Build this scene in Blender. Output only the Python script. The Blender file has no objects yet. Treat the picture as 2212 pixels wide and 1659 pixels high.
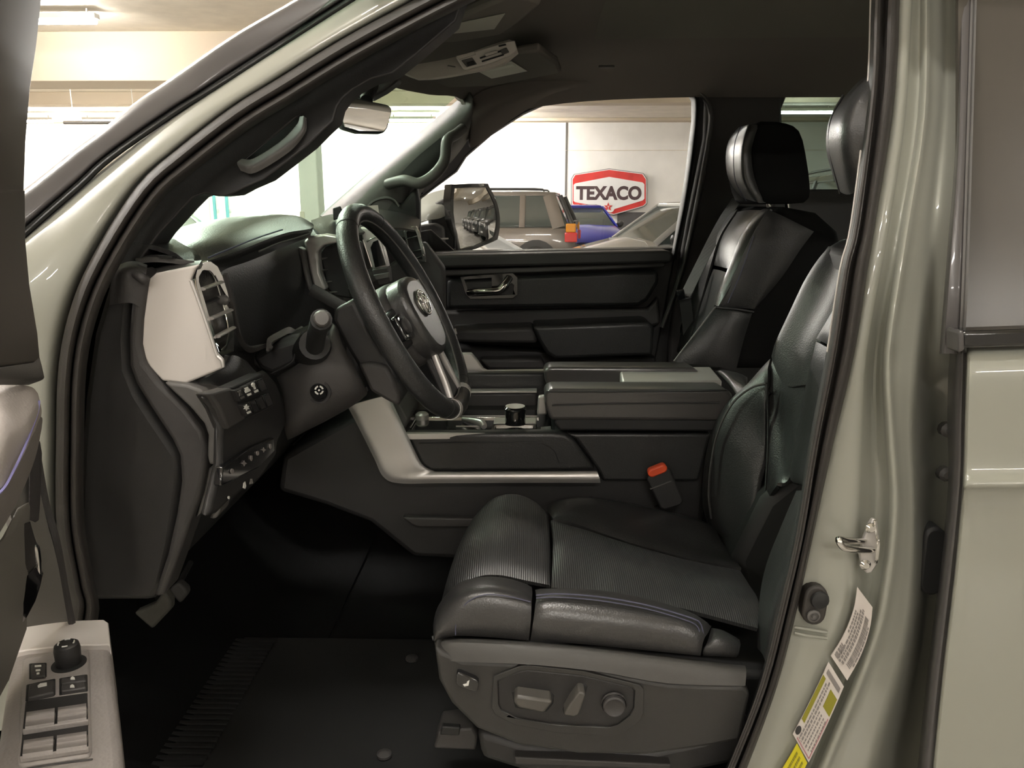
import bpy, bmesh, math, random
from mathutils import Vector, Matrix, geometry
random.seed(7)
R = math.radians
SC = bpy.context.scene
COL = SC.collection
# ------------------------------------------------------------------ camera, world, exposure
F, CX, CY = 1700.0, 1106.0, 829.5
CAM = Vector((0, 0, 1.52))
cd = bpy.data.cameras.new('camera'); cam = bpy.data.objects.new('camera', cd); COL.objects.link(cam)
cam.location = CAM; cam.rotation_euler = (R(90 - 12.9), 0, R(1.15))
cd.sensor_width = 36; cd.sensor_fit = 'HORIZONTAL'; cd.lens = F / 2212 * 36; cd.clip_start = .02
SC.camera = cam
w = bpy.data.worlds.new('world'); SC.world = w; w.use_nodes = True
w.node_tree.nodes['Background'].inputs[0].default_value = (1.0, .95, .88, 1)
w.node_tree.nodes['Background'].inputs[1].default_value = .45
SC.view_settings.view_transform = 'Standard'; SC.view_settings.look = 'None'
SC.view_settings.exposure = 0.1; SC.view_settings.gamma = 1; SC.view_settings.use_curve_mapping = False
SC.cycles.use_denoising = True
SC.cycles.max_bounces = 10; SC.cycles.transparent_max_bounces = 24; SC.cycles.caustics_reflective = False
SC.cycles.caustics_refractive = False; SC.cycles.sample_clamp_indirect = 6
TUBE_L = 150.0            # radiance of the garage's ceiling tubes
MROT = cam.rotation_euler.to_matrix()

def ray(px, py):
    return MROT @ Vector(((px - CX) / F, -(py - CY) / F, -1))
def P(px, py, Y):
    d = ray(px, py); return CAM + d * (Y / d.y)
def PX(px, py, X):
    d = ray(px, py); return CAM + d * (X / d.x)
def PZ(px, py, Z):
    d = ray(px, py); return CAM + d * ((Z - CAM.z) / d.z)
def V(*a): return Vector(a)
# ------------------------------------------------------------------ materials
def mat(name, col, rough=.5, metal=0, coat=0, bump=0, scale=300, kind='noise', spec=.5, var=0, trans=0, coat_r=.05, sheen=0):
    m = bpy.data.materials.new(name); m.use_nodes = True
    nt = m.node_tree; b = nt.nodes['Principled BSDF']
    b.inputs['Base Color'].default_value = (*col, 1)
    b.inputs['Roughness'].default_value = rough; b.inputs['Metallic'].default_value = metal
    b.inputs['Coat Weight'].default_value = coat; b.inputs['Coat Roughness'].default_value = coat_r
    b.inputs['Specular IOR Level'].default_value = spec
    b.inputs['Transmission Weight'].default_value = trans
    tc = nt.nodes.new('ShaderNodeTexCoord')
    if bump:
        if kind == 'noise':
            t = nt.nodes.new('ShaderNodeTexNoise'); t.inputs['Scale'].default_value = scale; t.inputs['Detail'].default_value = 4
            out = t.outputs['Fac']
        elif kind == 'voronoi':
            t = nt.nodes.new('ShaderNodeTexVoronoi'); t.inputs['Scale'].default_value = scale; out = t.outputs['Distance']
        else:
            t = nt.nodes.new('ShaderNodeTexWave'); t.inputs['Scale'].default_value = scale; t.bands_direction = 'X'; out = t.outputs['Fac']
        nt.links.new(tc.outputs['Object'], t.inputs['Vector'])
        bp = nt.nodes.new('ShaderNodeBump'); bp.inputs['Strength'].default_value = bump; bp.inputs['Distance'].default_value = .001
        nt.links.new(out, bp.inputs['Height']); nt.links.new(bp.outputs['Normal'], b.inputs['Normal'])
    if var:
        n = nt.nodes.new('ShaderNodeTexNoise'); n.inputs['Scale'].default_value = 3; n.inputs['Detail'].default_value = 6
        nt.links.new(tc.outputs['Object'], n.inputs['Vector'])
        r = nt.nodes.new('ShaderNodeValToRGB')
        r.color_ramp.elements[0].position = .35; r.color_ramp.elements[1].position = .65
        r.color_ramp.elements[0].color = (*[c * (1 - var) for c in col], 1)
        r.color_ramp.elements[1].color = (*[min(1, c * (1 + var)) for c in col], 1)
        nt.links.new(n.outputs['Fac'], r.inputs['Fac']); nt.links.new(r.outputs['Color'], b.inputs['Base Color'])
    return m
def emit(name, col, s):
    m = bpy.data.materials.new(name); m.use_nodes = True; nt = m.node_tree
    nt.nodes.remove(nt.nodes['Principled BSDF'])
    e = nt.nodes.new('ShaderNodeEmission'); e.inputs[0].default_value = (*col, 1); e.inputs[1].default_value = s
    nt.links.new(e.outputs[0], nt.nodes['Material Output'].inputs['Surface']); return m
def glass(name, col, refl=.06, dark=0):
    m = bpy.data.materials.new(name); m.use_nodes = True; nt = m.node_tree
    nt.nodes.remove(nt.nodes['Principled BSDF'])
    t = nt.nodes.new('ShaderNodeBsdfTransparent'); t.inputs[0].default_value = (*col, 1)
    g = nt.nodes.new('ShaderNodeBsdfGlossy'); g.inputs['Roughness'].default_value = .02
    x = nt.nodes.new('ShaderNodeMixShader'); f = nt.nodes.new('ShaderNodeLayerWeight'); f.inputs[0].default_value = .5
    pw = nt.nodes.new('ShaderNodeMath'); pw.operation = 'POWER'; pw.inputs[1].default_value = 5
    a = nt.nodes.new('ShaderNodeMath'); a.operation = 'ADD'; a.inputs[1].default_value = refl * .6; a.use_clamp = True
    nt.links.new(f.outputs['Facing'], pw.inputs[0]); nt.links.new(pw.outputs[0], a.inputs[0]); nt.links.new(a.outputs[0], x.inputs[0])
    nt.links.new(t.outputs[0], x.inputs[1]); nt.links.new(g.outputs[0], x.inputs[2])
    nt.links.new(x.outputs[0], nt.nodes['Material Output'].inputs['Surface']); return m
M = dict(
 paint=mat('sage_green_paint', (.315, .318, .272), .32, 0, 1, coat_r=.03),
 rubber=mat('rubber_seal', (.035, .031, .028), .55, bump=.2, scale=500),
 rubber2=mat('dark_rubber', (.012, .012, .012), .6),
 molding=mat('grey_gloss_plastic', (.07, .065, .065), .3, 0, .4),
 blk=mat('black_plastic', (.020, .019, .019), .5, bump=.25, scale=900),
 olight=mat('overhead_grey_plastic', (.62, .57, .53), .5),
 matrub=mat('mat_rubber', (.006, .006, .006), .75),
 fab=mat('black_seat_fabric', (.010, .010, .010), .95, bump=.5, scale=600, spec=.1),
 armtop=mat('armrest_leather', (.06, .056, .054), .3, 0, .6, bump=.1, scale=420, kind='voronoi', coat_r=.25),
 blk3=mat('shield_plastic', (.030, .029, .027), .5, bump=.25, scale=900),
 blk2=mat('charcoal_plastic', (.042, .039, .038), .55, bump=.25, scale=900),
 grey=mat('grey_plastic', (.10, .095, .09), .5, bump=.2, scale=900),
 gloss=mat('piano_black', (.008, .008, .009), .12, 0, 1),
 leather=mat('black_leather', (.024, .024, .024), .38, bump=.3, scale=420, kind='voronoi'),
 leather2=mat('soft_charcoal_leather', (.036, .035, .035), .34, bump=.2, scale=420, kind='voronoi', spec=.8),
 perf=mat('ribbed_leather', (.030, .030, .030), .38, bump=.4, scale=95, kind='wave', spec=.8),
 padg=mat('lit_pad_leather', (.56, .51, .485), .5, bump=.3, scale=300, kind='voronoi'),  # dark leather; the glow on it is put into this pale colour
 doorg=mat('door_panel_grey', (.19, .18, .165), .5, bump=.2, scale=900),
 dframe=mat('door_frame_brown', (.085, .075, .065), .5),
 shieldtop=mat('shield_edge_plastic', (.058, .056, .052), .5, bump=.2, scale=900),
 switch=mat('seat_switch_plastic', (.075, .07, .062), .4),
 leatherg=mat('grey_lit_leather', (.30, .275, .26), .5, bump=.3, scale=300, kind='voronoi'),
 satin=mat('satin_silver', (.60, .575, .55), .38, .55, 0, bump=.03, scale=200),
 satin2=mat('satin_silver_warm', (.70, .655, .615), .45, .15),
 chrome=mat('chrome', (.8, .79, .77), .1, 1),
 head=mat('headliner_fabric', (.20, .18, .165), .95, bump=.3, scale=700, spec=.1),
 head2=mat('sunshade_fabric', (.21, .20, .175), .95, bump=.2, scale=700, spec=.1),
 carpet=mat('black_carpet', (.006, .006, .006), .98, bump=1, scale=600, spec=.1),
 belt=mat('seat_belt_webbing', (.10, .10, .095), .7, bump=.6, scale=250, kind='wave'),
 white=mat('white_print', (.75, .74, .7), .5),
 label=mat('label_paper', (.62, .57, .53), .4),
 ink=mat('grey_ink', (.22, .2, .19), .5),
 ink2=mat('dark_ink', (.03, .03, .03), .5),
 yellow=mat('yellow_print', (.62, .55, .02), .4),
 olive=mat('olive_print', (.25, .23, .02), .4),
 red=mat('red_button', (.75, .09, .03), .4),
 stitch=mat('blue_grey_stitching', (.07, .07, .11), .7),
 lstitch=mat('lilac_stitching', (.32, .30, .62), .7),
 mirror=mat('mirror_glass', (.9, .9, .9), .01, 1),
 wind=glass('green_tinted_glass', (.85, .965, .89)),
 clear=glass('clear_glass', (.985, .99, .985), .04),
 tint=glass('dark_tinted_glass', (.50, .58, .54)),
 priv=mat('privacy_glass', (.075, .068, .058), .22, 0, 0, spec=.4),
)
# ------------------------------------------------------------------ object building
ORG = {}
def thing(name, label, cat, loc=(0, 0, 0), group=None, kind=None):
    o = bpy.data.objects.new(name, None); COL.objects.link(o); o.location = loc; o.empty_display_size = .05
    ORG[o.name] = Vector(loc)
    if kind: o['kind'] = kind
    if label: o['label'] = label
    if cat: o['category'] = cat
    if group: o['group'] = group
    return o
def mk(name, verts, faces, m, parent=None, bevel=0, seg=2, ang=35, label=None, mats=None, fm=None):
    off = ORG[parent.name] if parent else Vector((0, 0, 0))
    me = bpy.data.meshes.new(name); me.from_pydata([tuple(Vector(v) - off) for v in verts], [], faces)
    me.materials.append(m)
    if mats:
        for x in mats: me.materials.append(x)
        if fm:
            for i, p in enumerate(me.polygons): p.material_index = fm[i]
    bm = bmesh.new(); bm.from_mesh(me); bmesh.ops.recalc_face_normals(bm, faces=bm.faces); bm.to_mesh(me); bm.free()
    for p in me.polygons: p.use_smooth = True
    o = bpy.data.objects.new(name, me); COL.objects.link(o)
    if parent: o.parent = parent
    ORG[o.name] = off
    if bevel:
        b = o.modifiers.new('b', 'BEVEL'); b.width = bevel; b.segments = seg; b.limit_method = 'ANGLE'; b.angle_limit = R(ang)
        b.harden_normals = False
        me.set_sharp_from_angle(angle=R(70))
    else:
        me.set_sharp_from_angle(angle=R(ang))
    if label: o['label'] = label
    return o
def cr(a, b, c, d, t):
    return .5 * ((2 * b) + (c - a) * t + (2 * a - 5 * b + 4 * c - d) * t * t + (3 * b - a - 3 * c + d) * t ** 3)
def curve(pts, n, closed=False):
    "n samples per segment"
    out = []; L = len(pts)
    for i in range(L if closed else L - 1):
        if closed: a, b, c, d = (pts[(i + k) % L] for k in (-1, 0, 1, 2))
        else:
            b, c = pts[i], pts[i + 1]; a = pts[i - 1] if i else b * 2 - c; d = pts[i + 2] if i + 2 < L else c * 2 - b
        for k in range(n): out.append(cr(a, b, c, d, k / n))
    if not closed: out.append(pts[-1])
    return out
def to3(pts, Y):
    return [p if isinstance(p, Vector) else P(p[0], p[1], p[2] if len(p) > 2 else Y) for p in pts]
def prism(name, pts, vec, m, parent=None, bevel=.003, holes=(), smooth=0, seg=2, ang=35, label=None):
    "outline of 3-D points, extruded by vec; holes are outlines too"
    vec = Vector(vec)
    loops = [list(pts)] + [list(h) for h in holes]
    if smooth: loops = [curve(l, smooth, True) for l in loops]
    n = sum(len(l) for l in loops)
    flat = [p for l in loops for p in l]
    # project for tessellation
    u = Vector((1, 0, 0)) if abs(vec.normalized().x) < .9 else Vector((0, 1, 0))
    nn = vec.normalized(); u = (u - nn * u.dot(nn)).normalized(); v2 = nn.cross(u)
    tl = [[Vector((p.dot(u), p.dot(v2), 0)) for p in l] for l in loops]
    tri = geometry.tessellate_polygon(tl)
    verts = flat + [p + vec for p in flat]
    if len(loops) == 1:
        faces = [list(range(n)), [n + i for i in reversed(range(n))]]
    else:
        faces = [list(t) for t in tri] + [[n + i for i in reversed(t)] for t in tri]
    s = 0
    for l in loops:
        k = len(l)
        for i in range(k):
            a, b = s + i, s + (i + 1) % k
            faces.append([a, b, b + n, a + n])
        s += k
    return mk(name, verts, faces, m, parent, bevel, seg, ang, label)
def slab(name, pts, Y, th, m, parent=None, bevel=.003, holes=(), smooth=0, seg=2, ang=35, label=None):
    return prism(name, to3(pts, Y), (0, th, 0), m, parent, bevel, [to3(h, Y) for h in holes], smooth, seg, ang, label)
def xslab(name, pts, X, th, m, parent=None, bevel=.003, smooth=0, label=None, holes=()):
    return prism(name, [PX(a, b, X) for a, b in pts], (-th, 0, 0), m, parent, bevel, [[PX(a, b, X) for a, b in h] for h in holes], smooth, label=label)
def box(name, x0, x1, y0, y1, z0, z1, m, parent=None, bevel=.003, label=None, seg=2):
    v = [V(x, y, z) for z in (z0, z1) for y in (y0, y1) for x in (x0, x1)]
    f = [[0, 1, 3, 2], [4, 6, 7, 5], [0, 4, 5, 1], [2, 3, 7, 6], [0, 2, 6, 4], [1, 5, 7, 3]]
    return mk(name, v, f, m, parent, bevel, seg, label=label)
def surf(rows, nu, nv):
    rr = [curve(r, nv) for r in rows]
    cols = [curve([r[j] for r in rr], nu) for j in range(len(rr[0]))]
    return [[cols[j][i] for j in range(len(cols))] for i in range(len(cols[0]))]
def pad(name, rows, m, parent=None, nu=5, nv=5, th=.02, tuck=0, tw=2, label=None, Y=None, away=None):
    "smooth skin through a grid of control points, closed by a back th behind; border rings tucked to make seams"
    th = min(th, .006); rows = [to3(r, Y) for r in rows]
    g = surf(rows, nu, nv); A, B = len(g), len(g[0])
    def nrm(i, j):
        a = g[min(i + 1, A - 1)][j] - g[max(i - 1, 0)][j]; b = g[i][min(j + 1, B - 1)] - g[i][max(j - 1, 0)]
        return a.cross(b)
    N = [[nrm(i, j) for j in range(B)] for i in range(A)]
    tot = sum((N[i][j].dot((away or CAM) - g[i][j]) for i in range(A) for j in range(B)))
    sg = 1 if tot > 0 else -1
    for i in range(A):
        for j in range(B):
            n = N[i][j]; N[i][j] = n.normalized() * sg if n.length > 1e-12 else V(0, -1, 0)
    top = []
    for i in range(A):
        for j in range(B):
            e = min(i, j, A - 1 - i, B - 1 - j); d = 0
            if tuck and e < tw: d = tuck * (1 - e / tw) ** 2
            top.append(g[i][j] - N[i][j] * d)
    bot = [g[i][j] - N[i][j] * (th + tuck) for i in range(A) for j in range(B)]
    n = A * B; f = []
    for i in range(A - 1):
        for j in range(B - 1):
            a = i * B + j; q = [a, a + 1, a + B + 1, a + B]
            f.append(q); f.append([n + k for k in reversed(q)])
    ring = [(0, j) for j in range(B)] + [(i, B - 1) for i in range(1, A)] + [(A - 1, j) for j in range(B - 2, -1, -1)] + [(i, 0) for i in range(A - 2, 0, -1)]
    for k in range(len(ring)):
        a = ring[k][0] * B + ring[k][1]; b2 = ring[(k + 1) % len(ring)]; b = b2[0] * B + b2[1]
        f.append([a, b, b + n, a + n])
    return mk(name, top + bot, f, m, parent, 0, ang=50, label=label)
def tube(name, pts, r, m, parent=None, smooth=0, n=10, flat=None, closed=False, label=None, up=None):
    "sweep; r number, list or (a,b); flat=(w,h) rectangular-ish"
    pts = [Vector(p) for p in pts]
    rl = r if isinstance(r, list) else [r] * len(pts)
    if smooth:
        rl2 = []
        for i in range(len(rl) if closed else len(rl) - 1):
            for k in range(smooth):
                a, b = rl[i], rl[(i + 1) % len(rl)]
                rl2.append(tuple(x + (y - x) * k / smooth for x, y in zip(a, b)) if isinstance(a, tuple) else a + (b - a) * k / smooth)
        if not closed: rl2.append(rl[-1])
        rl = rl2; pts = curve(pts, smooth, closed)
    L = len(pts); vs, fs = [], []
    ref = Vector(up) if up else None; prev = None
    for i, p in enumerate(pts):
        if closed: t = pts[(i + 1) % L] - pts[i - 1]
        else: t = pts[min(i + 1, L - 1)] - pts[max(i - 1, 0)]
        t.normalize()
        if ref is not None: x = ref - t * ref.dot(t)
        elif prev is None:
            x = t.orthogonal()
        else: x = prev - t * prev.dot(t)
        if x.length < 1e-6: x = t.orthogonal()
        x.normalize(); prev = x; y = t.cross(x)
        ra, rb = rl[i] if isinstance(rl[i], tuple) else (rl[i], rl[i])
        for k in range(n):
            a = 2 * math.pi * (k + .5) / n; c, s = math.cos(a), math.sin(a)
            if flat: # superellipse
                c = math.copysign(abs(c) ** .5, c); s = math.copysign(abs(s) ** .5, s)
            vs.append(p + x * (ra * c) + y * (rb * s))
    for i in range(L if closed else L - 1):
        for k in range(n):
            a, b = i * n + k, i * n + (k + 1) % n; j = (i + 1) % L
            fs.append([a, b, j * n + (k + 1) % n, j * n + k])
    if not closed: fs.append(list(range(n))); fs.append([(L - 1) * n + k for k in reversed(range(n))])
    return mk(name, vs, fs, m, parent, 0, ang=50, label=label)
def lathe(name, c, axis, prof, m, parent=None, n=24, label=None, squash=1):
    "prof: list of (r, h) along axis from c"
    axis = Vector(axis).normalized(); x = axis.orthogonal().normalized(); y = axis.cross(x); c = Vector(c)
    vs = []; fs = []
    for r, h in prof:
        for k in range(n):
            a = 2 * math.pi * k / n; vs.append(c + axis * h + (x * math.cos(a) + y * math.sin(a) * squash) * r)
    L = len(prof)
    for i in range(L - 1):
        for k in range(n):
            a, b = i * n + k, i * n + (k + 1) % n; fs.append([a, b, b + n, a + n])
    fs.append(list(range(n))); fs.append([(L - 1) * n + k for k in reversed(range(n))])
    return mk(name, vs, fs, m, parent, 0, ang=40, label=label)
def seam(name, pts, m, parent, r=.0012, smooth=5):
    return tube(name, to3(pts, None), r, m, parent, smooth=smooth, n=6)
def text(name, s, origin, ux, uy, h, m, parent, depth=.002, sx=1, bold=0):
    c = bpy.data.curves.new('t', 'FONT'); c.body = s; c.size = 1; c.extrude = 0; c.offset = bold; c.resolution_u = 4
    o = bpy.data.objects.new('t', c); COL.objects.link(o)
    dg = bpy.context.evaluated_depsgraph_get(); me = bpy.data.meshes.new_from_object(o.evaluated_get(dg))
    bpy.data.objects.remove(o)
    xs = [v.co.x for v in me.vertices]; ys = [v.co.y for v in me.vertices]
    x0, x1, y0, y1 = min(xs), max(xs), min(ys), max(ys); k = h / (y1 - y0)
    ux, uy = Vector(ux).normalized(), Vector(uy).normalized(); nz = ux.cross(uy)
    vs = [Vector(origin) + ux * ((v.co.x - (x0 + x1) / 2) * k * sx) + uy * ((v.co.y - (y0 + y1) / 2) * k) for v in me.vertices]
    n = len(vs); vs2 = vs + [v - nz * depth for v in vs]
    fs = [list(p.vertices) for p in me.polygons]; ec = {}
    for f in fs:
        for i in range(len(f)):
            e = (f[i], f[(i + 1) % len(f)]); ec[e] = 1
    side = [[a, b, b + n, a + n] for (a, b) in ec if (b, a) not in ec]
    return mk(name, vs2, fs + [[i + n for i in reversed(f)] for f in fs] + side, m, parent, 0)
def ell(cx, cy, rx, ry, n=20, rot=0):
    r = R(rot); return [(cx + rx * math.cos(2 * math.pi * k / n) * math.cos(r) - ry * math.sin(2 * math.pi * k / n) * math.sin(r),
             cy + rx * math.cos(2 * math.pi * k / n) * math.sin(r) + ry * math.sin(2 * math.pi * k / n) * math.cos(r)) for k in range(n)]
# ================================================================== the garage
G = dict(
 wall=mat('white_painted_wall', (.88, .86, .82), .8, var=.03),
 ceil=mat('painted_concrete_ceiling', (.78, .72, .62), .85, var=.06, bump=.4, scale=30),
 floor=mat('polished_concrete', (.42, .40, .36), .18, var=.12),
 wains=mat('grey_wainscot_paint', (.075, .072, .075), .6),
 tube=emit('lamp_tube', (1, .95, .88), TUBE_L),
 tubew=emit('bright_lamp_tube', (1, .96, .90), TUBE_L * 4),
 tubem=emit('medium_lamp_tube', (1, .95, .88), TUBE_L * 3),
 beam=mat('beam_paint', (.60, .52, .41), .85, bump=.3, scale=30),
 wallf=mat('grey_front_wall', (.5, .48, .44), .8),
 fix=mat('white_fixture', (.7, .7, .68), .4),
 pipe=mat('blue_pipe', (.10, .30, .36), .5), dark=mat('dark_line', (.12, .11, .1), .6),
 sign_w=mat('sign_enamel_white', (.85, .85, .84), .35), sign_r=mat('sign_enamel_red', (.62, .035, .03), .35, var=.15),
 sign_k=mat('sign_black', (.06, .03, .035), .4),
)
WY, CZ = 23.5, 3.85
def struct(o): o['kind'] = 'structure'; return o
struct(box('floor', -26, 34, -11, WY + .3, -.2, 0, G['floor'], bevel=0))
ceil = struct(box('ceiling', -26, 34, -11, WY + .3, CZ, CZ + .3, G['ceil'], bevel=0))
struct(box('wall_back', -26, 34, WY, WY + .3, 0, CZ, G['wall'], bevel=0))
struct(box('wall_right', 33.7, 34, -11, WY, 0, CZ, G['wall'], bevel=0))
struct(box('wall_front', -26, 34, -11.3, -11, 0, CZ, G['wallf'], bevel=0))
struct(box('wall_left', -26.3, -26, -11, WY, 0, CZ, G['wall'], bevel=0))
struct(box('trim_1', 2.6, 33, WY - .06, WY, 0, 1.28, G['wains'], bevel=0))
for y0, y1, z0 in ((11.6, 12.4, 3.2), (17.6, 18.1, 3.60), (5.0, 5.6, 3.45)):
    box('beam', -26, 33.7, y0, y1, z0, CZ, G['beam'], ceil, .01)
box('beam', -26, 33.7, WY - .5, WY, 3.77, CZ, G['beam'], ceil, .01)
# wall joints seen as thin lines
for x in (1.06, 5.2, -3.2, -9.4):
    box('joint', x, x + .05, WY - .02, WY, 0, 3.77, G['dark'] if x > 0 else G['ceil'], bpy.data.objects['wall_back'], 0)
box('joint', -8, 33, WY - .02, WY, 3.0, 3.02, G['ceil'], bpy.data.objects['wall_back'], 0)
# column and pipes beyond the windshield
c0, c1 = P(640, 300, 12.9), P(682, 300, 12.9)
t = thing('concrete_column', 'pale square column standing beyond the windshield, left of the hanging mirror', 'column', (c0.x, 12.9, 0))
box('shaft', c0.x, c1.x, 12.9, 13.25, 0, CZ, G['wall'], t, .02)
box('corner_guard', c0.x - .01, c0.x + .06, 12.88, 12.95, 0, 1.4, G['ceil'], t, .004)
for k, (px, lab) in enumerate(((463, 'thin teal pipe on the wall beyond the windshield, the left one'), (490, 'thin teal pipe on the wall beyond the windshield, the right one'))):
    a = P(px, 440, WY - .1)
    t = thing('pipe', lab, 'pipe', (a.x, WY - .1, 0), 'pipes on the far wall')
    tube('shaft', [V(a.x, WY - .1, .2), V(a.x, WY - .1, 2.2)], .045, G['pipe'], t)
    box('bracket', a.x - .08, a.x + .08, WY - .05, WY, 1.3, 1.36, G['fix'], t, 0)
a, b = P(138, 265, 16), P(240, 267, 16)
t = thing('conduit', 'dark thin conduit hanging level beyond the windshield pillar at far left', 'pipe', a)
tube('shaft', [a, V(b.x + 1, 16, a.z)], .035, G['dark'], t)
for x in (a.x + .2, a.x + 1.4): tube('hanger', [V(x, 16, a.z), V(x, 16, CZ)], .008, G['fix'], t)
# lamps -------------------------------------------------------------
proto = {}
def lamp(x, y, z, label, group, along='x', L=1.22, bright=False):
    key = (along, L, bright)
    if key not in proto:
        o = thing('ceiling_lamp', label, 'lamp', (x, y, z), group)
        dx, dy = (L / 2, .06) if along == 'x' else (.06, L / 2)
        h = box('housing', x - dx, x + dx, y - dy, y + dy, z + .03, z + .09, G['fix'], o, .004)
        if along == 'x': a, b = V(x - L / 2 + .02, y, z), V(x + L / 2 - .02, y, z)
        else: a, b = V(x, y - L / 2 + .02, z), V(x, y + L / 2 - .02, z)
        tb = tube('lamp_tube', [a, b], .032, G['tubew' if bright is True else 'tubem' if bright else 'tube'], o, n=8)
        rods = [box('hanger', x - .01 + (dx * .8 * s if along == 'x' else 0), x + .01 + (dx * .8 * s if along == 'x' else 0),
            y - .01 + (dy * .8 * s if along != 'x' else 0), y + .01 + (dy * .8 * s if along != 'x' else 0), z + .09, CZ, G['fix'], o, 0) for s in (-1, 1)]
        proto[key] = (o, [h, tb] + rods); return
    o0, ch = proto[key]
    o = o0.copy(); COL.objects.link(o); o.location = (x, y, z); o['label'] = label
    if group: o['group'] = group
    elif 'group' in o: del o['group']
    for c in ch:
        d = c.copy(); COL.objects.link(d); d.parent = o
l0, l1 = PZ(1765, 194, 3.7), PZ(1741, 243, 3.5)
lamp(l0.x, l0.y, 3.7, 'upper of the two lit tubes seen through the far rear window', 'tubes seen through the rear window')
lamp(l1.x, l1.y, 3.5, 'lower of the two lit tubes seen through the far rear window', 'tubes seen through the rear window')
GL = 'lit tube lamp on the garage ceiling above the parked truck'
for x in (-9, -4.5, 0, 4.5, 9):
    for y in (-6.5, -3.0, 4.6):
        if x == 0 and y > 0: continue
        lamp(x + (.7 if y < -5 else 0), y, 3.75, GL, 'ceiling tubes around the truck')
lamp(-.4, .4, 3.7, 'tube lamp on the ceiling right above the open driver door', None)
lamp(-3.7, 2.1, 3.7, 'bright tube lamp on the ceiling ahead of the truck windshield', None, bright=True)
lamp(-5.9, 10.3, 3.7, 'added tube lamp over the bright ceiling patch at the top left corner of the view', None)  # no tube is visible here; added to whiten the ceiling patch
lamp(-2.5, 4.35, 3.7, 'added bright tube lamp beyond the windshield, over the white car, for the seat highlight', None, bright=True)  # added where the cushion front mirrors the ceiling, to give it a highlight
for x in (14, 18.5, 23): lamp(x, 4.6, 3.7, 'added tube lamp brightening the row of off-roaders', 'added tubes above the off-roaders', bright=2)  # added to brighten what the door mirror reflects
for x in (-14, -9, -5, -1, 13, 18, 25):
    for y in (8.8, 15.0):
        lamp(x, y, 3.75, 'lit tube lamp on the far garage ceiling', 'far ceiling tubes')
for x in range(-15, 1, 2):
    lamp(x, 21.3, 3.62, 'added bright tube lamp washing the far wall white', 'added tubes before the far wall', bright=True)  # extra lamps, added to overexpose the wall
# sign --------------------------------------------------------------
SY = WY - .12
def sp(px, py, d=0): return P(px, py, SY - d)
sg = thing('oil_company_sign', 'red and white six-sided TEXACO sign on the far white wall', 'sign', P(1316, 460, WY - .1))
outer = [(1234, 386), (1240, 376), (1316, 364), (1390, 374), (1398, 386), (1398, 440), (1392, 446), (1326, 465), (1240, 447), (1234, 441)]
slab('backing', outer, SY, .1, G['dark'], sg, .01)
def shr(pts, d, cx=1316, cy=414): return [(cx + (x - cx) * (1 - d / 82), cy + (y - cy) * (1 - d / 50)) for x, y in pts]
slab('white_border', shr(outer, 1.2), SY - .02, .02, G['sign_w'], sg, 0)
slab('red_band', shr(outer, 3), SY - .03, .02, G['sign_r'], sg, 0, label='red enamel band')
slab('white_field', [(1239, 399), (1243, 396), (1316, 382), (1388, 394), (1392, 398), (1392, 429), (1388, 433), (1326, 452), (1316, 452), (1308, 448), (1243, 437), (1239, 434)], SY - .04, .02, G['sign_w'], sg, 0)
ux = P(1400, 416, SY) - P(1200, 416, SY)
text('lettering', 'TEXACO', P(1315, 417, SY - .045), ux, (0, 0, 1), 30 / F * SY * .96, G['sign_k'], sg, .01, sx=.93, bold=.045)
def star(cx, cy, r, n=5, k=.42): return [(cx + r * (1 if i % 2 == 0 else k) * math.sin(math.pi * i / n), cy - r * (1 if i % 2 == 0 else k) * math.cos(math.pi * i / n)) for i in range(2 * n)]
slab('star_disc', ell(1318, 450, 9, 9), SY - .055, .012, G['sign_w'], sg, 0)
slab('star', star(1314, 447, 10), SY - .065, .01, G['sign_r'], sg, 0, label='red five-pointed star')
text('star_letter', 'T', P(1314, 448, SY - .07), ux, (0, 0, 1), .08, G['sign_w'], sg, .004, bold=.02)
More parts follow.
